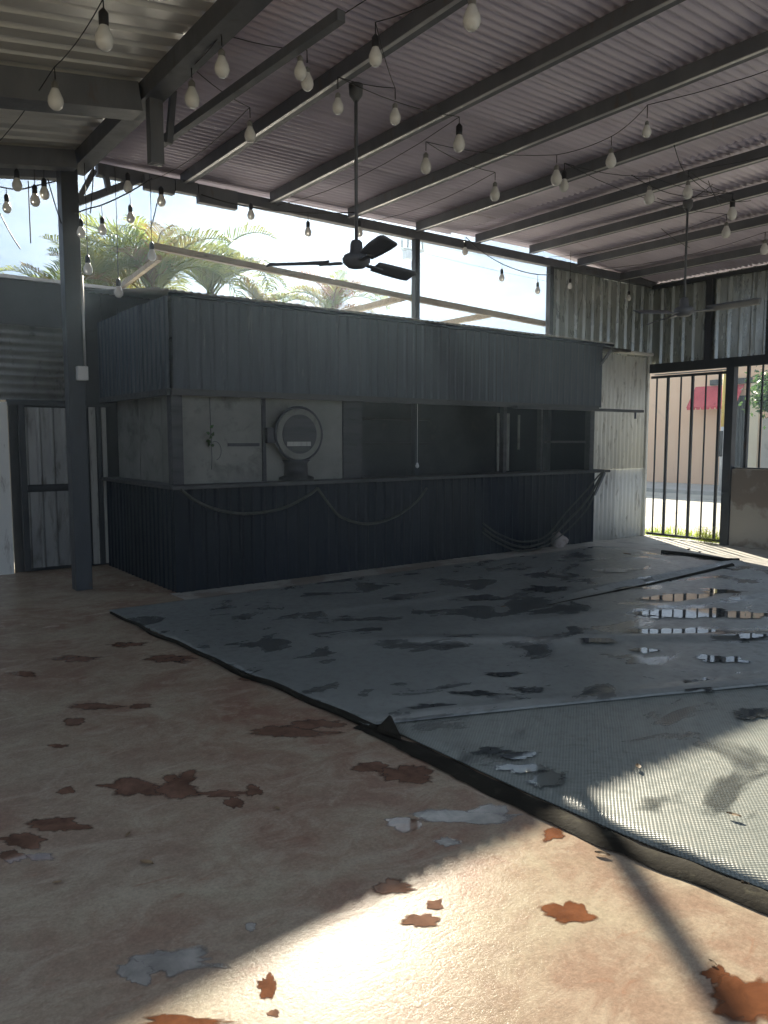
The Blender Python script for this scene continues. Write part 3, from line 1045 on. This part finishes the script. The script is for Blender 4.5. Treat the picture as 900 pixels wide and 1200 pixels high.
# ------------------------------------------------------------------ palms
def frond_mesh(L_, arch, nl, lw_, ll, seed, fan=False):
    rn = random.Random(seed)
    mb = MB()
    pts = []
    for k in range(13):
        t = k / 12
        ang = R(82) - arch * t ** 1.4
        if k == 0:
            pts.append(Vector((0, 0, 0)))
        else:
            pts.append(pts[-1] + Vector((math.cos(ang), 0, math.sin(ang))) * (L_ / 12))
    mb.tube(pts, [.022 * (1 - .85 * k / 12) for k in range(13)], 5, False)
    for k in range(nl):
        t = .12 + .88 * (k / nl)
        f = t * 12
        i = min(11, int(f))
        p = pts[i].lerp(pts[i + 1], f - i)
        d = (pts[i + 1] - pts[i]).normalized()
        up = Vector((0, 1, 0)).cross(d) * -1
        le = ll * (math.sin(math.pi * min(1, t * .92 + .10)) ** .55 + .12) * rn.uniform(.85, 1.1)
        for sgn in (-1, 1):
            v = (d * .75 + Vector((0, sgn, 0)) * .85 + up * .35 + Vector((rn.gauss(0, .07), rn.gauss(0, .07), rn.gauss(0, .07)))).normalized()
            e = v * le
            droop = Vector((0, 0, -.22 * le))
            s_ = d.cross(v).cross(v).normalized() * lw_
            m1 = p + e * .5 + Vector((0, 0, .02))
            m2 = p + e + droop
            mb.quad(p - s_ * .5, p + s_ * .5, m1 + s_, m1 - s_)
            mb.quad(m1 - s_, m1 + s_, m2, m2)
    return mb.mesh('frond')


FR = [frond_mesh(1.75, R(95), 34, .014, .50, 1), frond_mesh(1.5, R(70), 30, .014, .46, 2), frond_mesh(1.9, R(120), 36, .013, .48, 3), frond_mesh(1.25, R(50), 26, .015, .42, 4)]
FRO = [m_.copy() for m_ in FR]
FRB = [m_.copy() for m_ in FR]


def palm(px, py_top, Y, nf, label, scale=1., seed=0, old=.2, brown=0., spread=1.):
    rn = random.Random(seed)
    p = at_y(px, py_top, Y)
    cz = p.z - 1.15 * scale
    t = thing('areca_palm', label, 'palm', (p.x, Y, -.33), 'palms behind the bar')
    part('trunk', MB().tube([(0, 0, 0), (.05, 0, (cz + .33) * .5), (0, 0, cz + .33)], [.09, .07, .06], 8), M['trunk'], t, (p.x, Y, -.33))
    for k in range(int(nf * 1.5)):
        i = rn.randrange(4)
        r_ = rn.random()
        me_, mt = (FRB[i], M['palm_brown']) if r_ < brown else ((FRO[i], M['palm_old']) if r_ < brown + old else (FR[i], M['palm']))
        o = link('frond', me_, mt, t, (p.x + rn.gauss(0, .05), Y + rn.gauss(0, .05), cz + rn.uniform(-.25, .1)))
        az = k * 2.399 + rn.uniform(-.3, .3)
        tilt = rn.uniform(-.1, .75) * spread
        o.rotation_euler = (Matrix.Rotation(az, 3, 'Z') @ Matrix.Rotation(tilt, 3, 'Y')).to_euler()
        sc = scale * rn.uniform(.75, 1.1)
        o.scale = (sc, sc, sc)
    return t


palm(58, 296, 5.2, 12, 'low green palm clump left of the corner post above the rear wall', .75, 1)
palm(112, 268, 6.2, 13, 'pale feathery palm just right of the corner post above the rear wall', .95, 2)
palm(178, 242, 6.0, 17, 'tallest green palm with upright fronds above the rear wall', 1.25, 3)
palm(246, 262, 7.0, 13, 'palm with one long fan of fronds leaning over the timber rail', 1.1, 4, .1)
palm(150, 300, 8.6, 12, 'yellowing palm in the shade behind the tallest palm', 1.1, 5, .5)
palm(310, 322, 6.4, 11, 'small bright yellow green palm peeping over the bar roof', .75, 6, .5)
palm(388, 314, 6.8, 13, 'palm with orange brown dead fronds seen behind the fan', .85, 7, .2, .35)

# neighbour hut
hut = thing('neighbour_hut', 'low brown roofed hut beyond the rear wall behind the palms', 'hut', (-2.6, 9.5, -.33))
p0 = at_y(0, 292, 9.5)
part('hut_wall', MB().box(-9.5, p0.x + 1.9, 9.5, 13, -.33, 3.9), M['timber'], hut)
mb = MB()
mb.quad((-9.8, 9.1, 3.95), (p0.x + 2.2, 9.1, 3.85), (p0.x + 1.6, 11.2, 4.75), (-9.8, 11.2, 4.85))
mb.quad((-9.8, 11.2, 4.85), (p0.x + 1.6, 11.2, 4.75), (p0.x + 2.2, 13.3, 3.85), (-9.8, 13.3, 3.95))
solid(part('hut_roof', mb, M['timber'], hut), .06)

# utility pole far behind the middle post
up_ = at_y(484.5, 281, 14)
upo = thing('utility_pole', 'distant utility pole with a crossarm behind the middle roof post', 'utility pole', (up_.x, 14, -.33))
part('pole', MB().tube([(0, 0, 0), (0, 0, up_.z + .33)], [.11, .075], 10), M['sidewalk'], upo, (up_.x, 14, -.33))
carm = part('crossarm', MB().bar((-.45, .12, up_.z - .35), (.4, -.12, up_.z - .35), .08, .08), M['sidewalk'], upo, (up_.x, 14, 0))
for k, dx in enumerate((-.42, -.2, .34)):
    part('insulator', MB().tube([(dx, -.28 * dx, up_.z - .29), (dx, -.28 * dx, up_.z - .02)], .035, 8), M['black'], carm, (up_.x, 14, 0))
part('transformer_box', MB().box(-.40, -.12, -.12, .12, up_.z - .70, up_.z - .42), M['galv'], upo, (up_.x, 14, 0))


def sag(a, b_, s_, n=10):
    a, b_ = Vector(a), Vector(b_)
    return [a.lerp(b_, k / n) - Vector((0, 0, s_ * 4 * (k / n) * (1 - k / n))) for k in range(n + 1)]


def cord(name, label, a, b_, s_, r_, mt='cord', group=None):
    a = Vector(a)
    o = part(name, MB().tube([p - a for p in sag(a, b_, s_)], r_, 5), M[mt], None, a)
    tag(o, label, 'cable', group)
    return o


for k, (dz, dx) in enumerate(((-.05, 18.), (-.35, 22.))):
    cord('power_line', ('upper thin power line crossing the sky beyond the post', 'lower thin power line crossing the sky beyond the post')[k],
         (up_.x - .42, 14, up_.z + dz), (up_.x + dx, 12, up_.z + .5 - 1.1 * k), .4, .008)

# ------------------------------------------------------------------ ceiling fans
def fan(px, py, zroof, zmot, label, blades, rad, tilt=0.):
    top = at_z(px, py, zroof)
    f = thing('ceiling_fan', label, 'ceiling fan', (top.x, top.y, zmot), 'ceiling fans under the roof')
    b0 = (top.x, top.y, zmot)
    part('rod', MB().tube([(0, 0, .1), (0, 0, zroof - zmot + .02)], .014, 8), M['fan'], f, b0)
    part('canopy', MB().lathe([(.02, zroof - zmot - .10), (.055, zroof - zmot - .05), (.06, zroof - zmot + .03)], (0, 0, 0), 14), M['fan'], f, b0)
    part('motor', MB().lathe([(.02, -.075), (.07, -.068), (.112, -.03), (.118, .0), (.10, .03), (.055, .05), (.05, .13), (.035, .15)], (0, 0, 0), 24), M['fan'], f, b0)
    for a in blades:
        # a: angle in camera frame (0 = right, 90 = away); turn into world
        w = R(a) - YAW
        d = Vector((math.cos(w), math.sin(w), 0))
        d.z = tilt * math.cos(R(a))
        sd = Vector((-math.sin(w), math.cos(w), 0))
        iron = part('blade', MB().grid(lambda u, v: d * (.24 + u * (rad - .24)) + sd * ((v - .5) * (.105 + .05 * math.sin(u * 2.2)) * (1 if u < .96 else .75)) + Vector((0, 0, (.5 - v) * .05 - .02)), 14, 4), M['fan'], f, b0)
        solid(iron, .012)
        part('blade_iron', MB().bar(d * .12 + Vector((0, 0, -.03)), d * .32 + Vector((0, 0, -.035)), .05, .014), M['fan'], iron, b0)
    return f


fan(417, 104, 4.44, 3.09, 'dark three bladed ceiling fan hanging against the sky above the bar', (291, 51, 171), .76)
fan(806, 238, 4.42, 3.16, 'dark three bladed ceiling fan hanging in front of the gable wall', (338, 98, 212), .84, .10)

# ------------------------------------------------------------------ string light bulbs
GL = MB().lathe([(.004, -.082), (.022, -.079), (.040, -.062), (.048, -.036), (.046, -.012), (.036, .012), (.026, .034), (.022, .045)], (0, 0, 0), 14).mesh('bulb')
SK = MB().lathe([(.024, .040), (.026, .05), (.026, .105), (.016, .118), (.006, .13)], (0, 0, 0), 12).mesh('socket')


SKG = SK.copy()


def bulb(p, scale, label, group, top_z, black=True):
    b_ = thing('pendant_bulb', label, 'light bulb', p, group)
    o = link('bulb', GL, M['bulb'], b_, p)
    o.scale = (scale,) * 3
    s_ = link('socket', SK, M['black'], b_, p) if black else link('socket', SKG, M['grey_sheet'], b_, p)
    s_.scale = (scale,) * 3 if black else (scale * .85, scale * .85, scale * .72)
    h = top_z - p[2]
    if h > .13 * scale + .01:
        part('cord', MB().tube([(0, 0, .12 * scale), (.004, .003, h * .6), (0, 0, h)], .004, 5), M['cord'], b_, p)
    return b_


roof_b = [(122, 40, 18), (65, 113, 15), (260, 75, 15), (225, 111, 15), (553, 17, 18), (440, 63, 14), (352, 80, 13), (360, 93, 13), (396, 122, 12), (463, 134, 12),
          (538, 165, 13), (499, 192, 12), (293, 155, 12), (580, 225, 11), (652, 206, 13), (661, 215, 10), (758, 152, 9), (716, 186, 11), (761, 229, 13), (806, 223, 10),
          (858, 248, 13), (851, 270, 9), (896, 290, 10)]
roof_tops = []
BLAB = {0: 'dark socketed bulb under the pale striped left roof section', 1: 'bulb hanging under the thick tie beam of the left roof section',
        2: 'bulb hanging close beside the main roof beam', 3: 'bulb hanging close beside the main roof beam',
        6: 'one of two bulbs almost touching each other near the first fan rod', 7: 'one of two bulbs almost touching each other near the first fan rod',
        8: 'bulb hanging right beside the top of the first fan rod',
        14: 'one of two bulbs almost touching each other between the two fans', 15: 'one of two bulbs almost touching each other between the two fans',
        19: 'bulb touching the top of the rod of the fan by the gable wall',
        20: 'one of two bulbs hanging between the second fan rod and the gate side', 21: 'one of two bulbs hanging between the second fan rod and the gate side'}
for i, (x, y, w) in enumerate(roof_b):
    p = at_z(x, y, 4.2)
    rz = roof_z(p.x)
    p = at_z(x, y, rz - .34)
    d = (p - CAM).length
    sc = max(.75, min(1.15, w / F * d / .096))
    bulb(p, sc, BLAB.get(i, 'white bulb hanging alone on a short cord under the ribbed main roof'), 'bulbs under the roof', p.z + .2, i % 5 == 0)
    roof_tops.append(Vector((p.x, p.y, p.z + .2)))
main_t = sorted([t for t in roof_tops if t.x > -.7], key=lambda t: t.x)
for r_ in range(0, len(main_t), 5):
    row = sorted(main_t[r_:r_ + 5], key=lambda t: -t.y)
    e0 = Vector((row[0].x, .76, roof_z(row[0].x) - .13))
    run = [e0]
    for a_, b2 in zip([e0] + row, row + [Vector((row[-1].x, -6.2, roof_z(row[-1].x) - .16))]):
        run += sag(a_, b2, .035 * (b2 - a_).length, 6)[1:]
    tag(part('light_string', MB().tube([q - e0 for q in run], .0036, 5), M['cord'], None, e0),
        'thin dark light string looping from bulb to bulb under the main roof', 'cable', 'light strings under the main roof')
left_t = sorted([t for t in roof_tops if t.x <= -.7], key=lambda t: -t.y)
if left_t:
    e0 = Vector((left_t[0].x - .2, .9, roof_z(left_t[0].x) - .2))
    run = [e0]
    for a_, b2 in zip([e0] + left_t, left_t + [Vector((left_t[-1].x, -6.2, roof_z(left_t[-1].x) - .2))]):
        run += sag(a_, b2, .035 * (b2 - a_).length, 6)[1:]
    tag(part('light_string', MB().tube([q - e0 for q in run], .0036, 5), M['cord'], None, e0),
        'thin dark light string under the pale left roof section', 'cable')
for (x, y) in ((668, 334), (737, 348)):
    p = at_y(x, y, .62)
    bulb(p, .8, 'white bulb hanging in front of the grey green upper sheets', 'bulbs in front of the upper sheets', roof_z(p.x) + .02)

# strings along the eave
def string(name_label, pix, Y, bulbs, group_label, group):
    pts = [at_y(x, y, Y) for x, y in pix]
    cable('light_string', name_label, 'cable', pts, .007, M['cord'])
    for (x, y, drop) in bulbs:
        p = at_y(x, y, Y)
        bulb(p, .9, group_label, group, at_y(x, y - drop, Y).z)


GE = 'bulb on a dark socket silhouetted against the sky below the eave'
GEG = 'bulbs below the eave'
string('light string sagging from the gutter board past the fan rod', [(236, 228), (270, 238), (310, 245), (335, 248), (372, 250), (415, 249)], .66,
       [(294, 250, 8), (361, 270, 22)], GE, GEG)
string('light string sagging from the eave to the right roof post', [(546, 278), (565, 295), (588, 309), (612, 318), (634, 322), (648, 321)], .66,
       [(545, 293, 14), (588, 324, 15), (630, 339, 17)], GE, GEG)
string('light string rising from the corner post brace to the gutter board', [(88, 250), (105, 244), (120, 240), (150, 226), (178, 209)], .60,
       [(95, 270, 22), (120, 267, 26), (153, 253, 26)], GE, GEG)
string('light string crossing the gap left of the corner post', [(0, 219), (22, 222), (45, 217), (72, 211)], .95,
       [(8, 241, 21)], GE, GEG)
for (x, y, dr) in ((20, 214, 14), (41, 232, 22), (52, 224, 22), (150, 217, 18), (189, 233, 18), (421, 270, 18)):
    p = at_y(x, y, .68)
    bulb(p, 1.0, GE, GEG, max(p.z + .2, 4.36))
for (x, y, dr) in ((103, 313, 16), (139, 340, 16), (178, 297, 18)):
    p = at_y(x, y, .55)
    bulb(p, .95, 'pale bulb hanging low on a long cord beside the palms', 'bulbs hanging low beside the palms', 4.37)
for k, (a, b_, c, d) in enumerate(((33, 212, 36, 285), (56, 210, 72, 262), (0, 250, 24, 292), (110, 195, 106, 250), (184, 238, 176, 268))):
    cord('loose_wire', ('thin loose wire hanging left of the corner post', 'loose wire slanting down to the corner post', 'slanting wire at the far left gap', 'loose wire dangling inside the post brace', 'loose wire dangling from the gutter board')[k],
         at_y(a, b, .72) if False else at_y(a, b_, .72), at_y(c, d, .72), .02, .006)
# tangle of wires under the roof near the second fan
for k, (a, b_, c, d, s_) in enumerate(((790, 170, 806, 205, .05), (740, 205, 850, 225, .12), (806, 205, 880, 235, .1), (770, 232, 835, 216, .1), (830, 212, 845, 240, .03), (775, 268, 808, 290, .02))):
    cord('roof_wire', 'thin dark wire looped under the roof around the fan rod', at_z(a, b_, 4.27), at_z(c, d, 4.27), s_, .004, 'cord', 'wires around the fan rod')

# ------------------------------------------------------------------ tarpaulins
def lerp(a, b_, t):
    return a + (b_ - a) * t


def left_edge(y):      # measured left border of the mats
    tab = [(-.5, -.88), (-1.4, -.83), (-3.1, -.73), (-4.3, -.60), (-5.3, -.57), (-5.9, -.53), (-6.4, -.45), (-12, -.25)]
    for (ya, xa), (yb, xb) in zip(tab, tab[1:]):
        if y >= yb:
            return lerp(xa, xb, (y - ya) / (yb - ya))
    return tab[-1][1]


def seg_dist(px_, py_, a, b_):
    ax, ay = a
    bx, by = b_
    t = max(0, min(1, ((px_ - ax) * (bx - ax) + (py_ - ay) * (by - ay)) / ((bx - ax) ** 2 + (by - ay) ** 2)))
    return math.hypot(px_ - ax - t * (bx - ax), py_ - ay - t * (by - ay)), t


def wrinkle(x, y, amp=1.):
    z = .004 * mnoise.noise(Vector((x * 1.1, y * 1.1, 0))) + .003 * mnoise.noise(Vector((x * 3.3, y * 2.1, 4)))
    for a, b_, h, w in (((.15, -2.64), (3.03, -4.65), .022, .10), ((3.0, -2.62), (6.6, -2.54), .05, .055), ((.1, -1.7), (2.6, -2.0), .012, .08), ((2.5, -1.2), (5.8, -1.5), .012, .09), ((1.2, -3.0), (5.2, -3.9), .012, .12)):
        d, t = seg_dist(x, y, a, b_)
        z += h * math.exp(-(d / w) ** 2) * min(1, 4 * t + .15)
    return z * amp


# lower woven mat
def lower(u, v):
    y = lerp(-13, -3.9, v)
    x = lerp(left_edge(y) + .03, 6.3, u)
    return (x, y, .010 + .004 * mnoise.noise(Vector((x * .9, y * .9, 2))))


low = tag(solid(part('woven_mat', MB().grid(lower, 60, 80), M['woven']), .008, 1),
          'coarse woven greenish grey plastic mat lying partly in sunlight', 'mat')


def near_y(x):          # near border of the upper tarp, oblique
    return -4.30 - .40 * (x + .57) + .008 * math.sin(x * 2.1)


def upper(u, v):
    x = lerp(-.9, 6.55, u)
    y0 = near_y(x)
    y = lerp(y0, -.50 - .01 * math.sin(x * 3), v)
    x = max(x, left_edge(y)) if u < .03 else x
    if u == 0:
        x = left_edge(y)
    d = (y - y0)
    z = .021 + wrinkle(x, y)
    if d < .30:
        z += .010 * math.exp(-((d - .10) / .07) ** 2)
    return (x, y, z + fz(x))


upt = tag(solid(part('grey_tarpaulin', MB().grid(upper, 150, 110), M['tarp']), .008, 1),
          'smooth grey wrinkled tarpaulin with dark wet patches spread before the bar', 'tarpaulin')
# folded-over corner of the tarp
k0 = at_z(442, 853, .05)
k1 = at_z(470, 863, .05)
k2 = at_z(456, 838, .075)
mb = MB()
mb.v += [tuple(k0), tuple(k1), tuple(k2), (k0.x, k0.y, .03), (k1.x, k1.y, .03), (k2.x + .06, k2.y + .06, .04)]
mb.f += [(0, 1, 2), (0, 3, 4, 1), (1, 4, 5, 2), (2, 5, 3, 0)]
mb.sm += [False] * 4
o = part('folded_corner', mb, M['binding'], upt)
# bindings
pts = [(left_edge(y) - .02 + .012 * math.sin(y * 5), y, .018 + .008 * math.sin(y * 9)) for y in [-.6 - .15 * k for k in range(26)]]
part('edge_binding', MB().tube(pts, [.012 + .012 * k / 25 for k in range(26)], 6), M['binding'], upt)


def bind(u, v):
    y = lerp(-13, -4.22, v)
    w = .135 if y < -4.6 else .09
    x = left_edge(y) - .06 + .02 * mnoise.noise(Vector((0, y * 2, 0))) + (u - .35) * w * (1 + .25 * mnoise.noise(Vector((3, y * 7, 0)))) + .012 * mnoise.noise(Vector((u * 3, y * 16, 5)))
    return (x, y, .006 + .013 * math.sin(math.pi * u) ** .6 + .006 * mnoise.noise(Vector((x * 9, y * 6, 1))))


part('edge_binding', MB().grid(bind, 8, 160), M['binding'], low)
sp2 = [at_z(x, y, .05) for x, y in ((640, 707), (670, 701), (720, 691), (770, 681), (815, 671), (848, 663), (858, 661))]
sp2 = smooth_path([Vector((p.x, p.y, .027 + wrinkle(p.x, p.y) + fz(p.x))) for p in sp2], 5)
part('seam_shadow', MB().tube(sp2, [.006 + .03 * (k / (len(sp2) - 1)) for k in range(len(sp2))], 7), M['binding'], upt)  # dark tube put in for the shadow along the tarp overlap
# dark torn strip at the right end of the tarp
mb = MB()
pp = smooth_path([at_z(775, 649, -.02) + Vector((0, 0, .03)), at_z(810, 653, -.03) + Vector((0, 0, .03)), at_z(845, 660, -.04) + Vector((0, 0, .05)), at_z(866, 661, -.04) + Vector((0, 0, .05))], 8)
part('torn_strip', MB().tube(pp, .028, 7), M['binding'], upt)


# ------------------------------------------------------------------ puddles
def blob(px, py, rx, ry, seed, z, n=96, rough=.45):
    rn = Vector((seed * 3.7, seed * 1.3, 0))
    out = []
    for k in range(n):
        t = 2 * math.pi * k / n
        v = Vector((math.cos(t), math.sin(t), 0))
        r_ = 1 + rough * mnoise.noise(v * 1.2 + rn) + rough * .7 * mnoise.noise(v * 2.7 + rn * 2) + rough * .35 * mnoise.noise(v * 4.5 + rn * 3) + rough * .12 * mnoise.noise(v * 11 + rn)
        out.append(at_z(px + rx * r_ * math.cos(t), py + ry * r_ * math.sin(t), z))
    return out


def puddle(px, py, rx, ry, seed, mat_, z, label, rough=.45):
    rims = [blob(px, py, rx * k, ry * k, seed, z, 64, rough) for k in (.45, .85, 1.3)]
    c = sum(rims[0], Vector()) / 64
    mb = MB()
    mb.v = [(0, 0, 0)] + [tuple(p - c) for rim in rims for p in rim]
    for k in range(64):
        k2 = (k + 1) % 64
        mb.f.append((0, 1 + k2, 1 + k))
        mb.sm.append(False)
        for r_ in (0, 1):
            a_, b_ = 1 + r_ * 64 + k, 1 + r_ * 64 + k2
            mb.f.append((a_, b_, b_ + 64, a_ + 64))
            mb.sm.append(False)
    o = part('puddle', mb, mat_, None, c)
    at = o.data.attributes.new('film', 'FLOAT', 'POINT')
    at.data.foreach_set('value', [1.2] + [1.0] * 64 + [.62] * 64 + [.0] * 64)
    tag(o, kind='structure')
    return o


for i, (x, y, rx, ry) in enumerate(((158, 922, 34, 9), (212, 920, 24, 17), (262, 930, 26, 3.5), (274, 941, 10, 5.5), (298, 926, 10, 6), (65, 966, 32, 9), (28, 985, 24, 9), (48, 1004, 18, 4), (12, 1003, 14, 7), (77, 926, 10, 4),
                                   (478, 908, 30, 11), (436, 898, 18, 5), (665, 1070, 26, 13), (648, 978, 12, 7), (880, 1168, 40, 26), (840, 1142, 14, 11), (313, 1155, 11, 12), (225, 1198, 60, 8), (510, 1060, 9, 6), (495, 1078, 24, 7),
                                   (336, 858, 46, 6), (372, 848, 30, 6), (110, 828, 30, 4), (85, 846, 12, 4), (165, 828, 14, 3), (70, 874, 10, 2.5), (200, 772, 26, 5), (90, 772, 26, 4), (300, 796, 20, 2.5),
                                   (540, 957, 58, 7), (475, 965, 18, 8), (572, 953, 24, 9), (205, 1128, 52, 15), (160, 1140, 18, 12), (458, 1040, 24, 9), (524, 987, 12, 5), (320, 1187, 7, 4), (293, 1087, 6, 6), (30, 790, 16, 3), (150, 755, 20, 3))):
    puddle(x, y, rx, ry, i + 1, M['film'] if (x, y) in ((540, 957), (572, 953), (205, 1128), (160, 1140), (524, 987), (293, 1087)) else (M['sunlit_rust_puddle'] if (x, y) in ((880, 1168), (840, 1142), (225, 1198), (665, 1070), (648, 978), (313, 1155)) else M['puddle']), .0008 + .0003 * (i % 5), None, .46)
for i, (x, y, rx, ry) in enumerate(((800, 700, 60, 4), (810, 719, 62, 5), (795, 740, 46, 5), (845, 772, 26, 4), (822, 802, 22, 7), (755, 762, 14, 3), (560, 812, 26, 3), (512, 830, 30, 5), (620, 808, 16, 4), (700, 748, 22, 5), (845, 693, 22, 3), (870, 720, 30, 4), (590, 790, 22, 2.5), (880, 745, 18, 3), (640, 690, 26, 3), (560, 700, 30, 3), (720, 668, 26, 2.5), (735, 688, 20, 2))):
    c = at_z(x, y, .05)
    zt = .0305 + fz(c.x) + wrinkle(c.x, c.y) + .004
    puddle(x, y, rx, ry, i + 60, M['tarp_puddle'], zt, None, .6)
for i, (x, y, rx, ry) in enumerate(((880, 836, 24, 5), (606, 885, 26, 4), (640, 912, 22, 9), (610, 900, 34, 5), (575, 880, 22, 3.5))):
    puddle(x, y, rx, ry, i + 90, M['tarp_puddle'], .0265, None, .6)

# small debris on the floor
deb = [(172, 1013, .03), (150, 980, .02), (67, 1036, .016), (325, 949, .02), (835, 1130, .014), (748, 900, .03), (860, 957, .03), (706, 1003, .03), (835, 1012, .05), (880, 1035, .05), (807, 645, .07), (862, 1018, .03), (590, 712, .03), (735, 650, .06), (820, 648, .05)]
for k, (x, y, s_) in enumerate(deb):
    p = at_z(x, y, .02)
    zb = fz(p.x)
    if p.x > left_edge(p.y) + .1 and p.x < 6.3 and p.y < -.5:
        zb += .05 if p.y > near_y(p.x) else .026
    p = at_z(x, y, zb)
    mb = MB()
    rn = random.Random(k)
    mb.grid(lambda u, v: Vector(((u - .5) * 2 * s_, (v - .5) * s_ * .9 * (1 - (2 * u - 1) ** 2) , .006 + s_ * .35 * abs(v - .5) + s_ * .2 * (u - .5) ** 2)), 6, 4)
    o = part('dry_leaf', mb, M['leaf_dry'], None, p)
    o.rotation_euler.z = rn.uniform(0, 6.28)
    tag(o, 'small curled dry leaf lying on the wet ground', 'leaf', 'dry leaves on the ground')

# ------------------------------------------------------------------ haze volume, added to stand in for lens glare
if GLARE_HAZE_DENSITY > 0:
    hz = part('glare_haze', MB().box(-16, 34, -17.5, 30, -1.4, 10.2), None)
    m = bpy.data.materials.new('glare_haze_air')
    m.use_nodes = True
    N, L = m.node_tree.nodes, m.node_tree.links
    N.remove(N['Principled BSDF'])
    pv = N.new('ShaderNodeVolumePrincipled')
    pv.inputs['Color'].default_value = (.60, .80, 1, 1)
    pv.inputs['Density'].default_value = GLARE_HAZE_DENSITY
    pv.inputs['Anisotropy'].default_value = .76
    L.new(pv.outputs['Volume'], N['Material Output'].inputs['Volume'])
    hz.data.materials.append(m)
    tag(hz, kind='stuff')
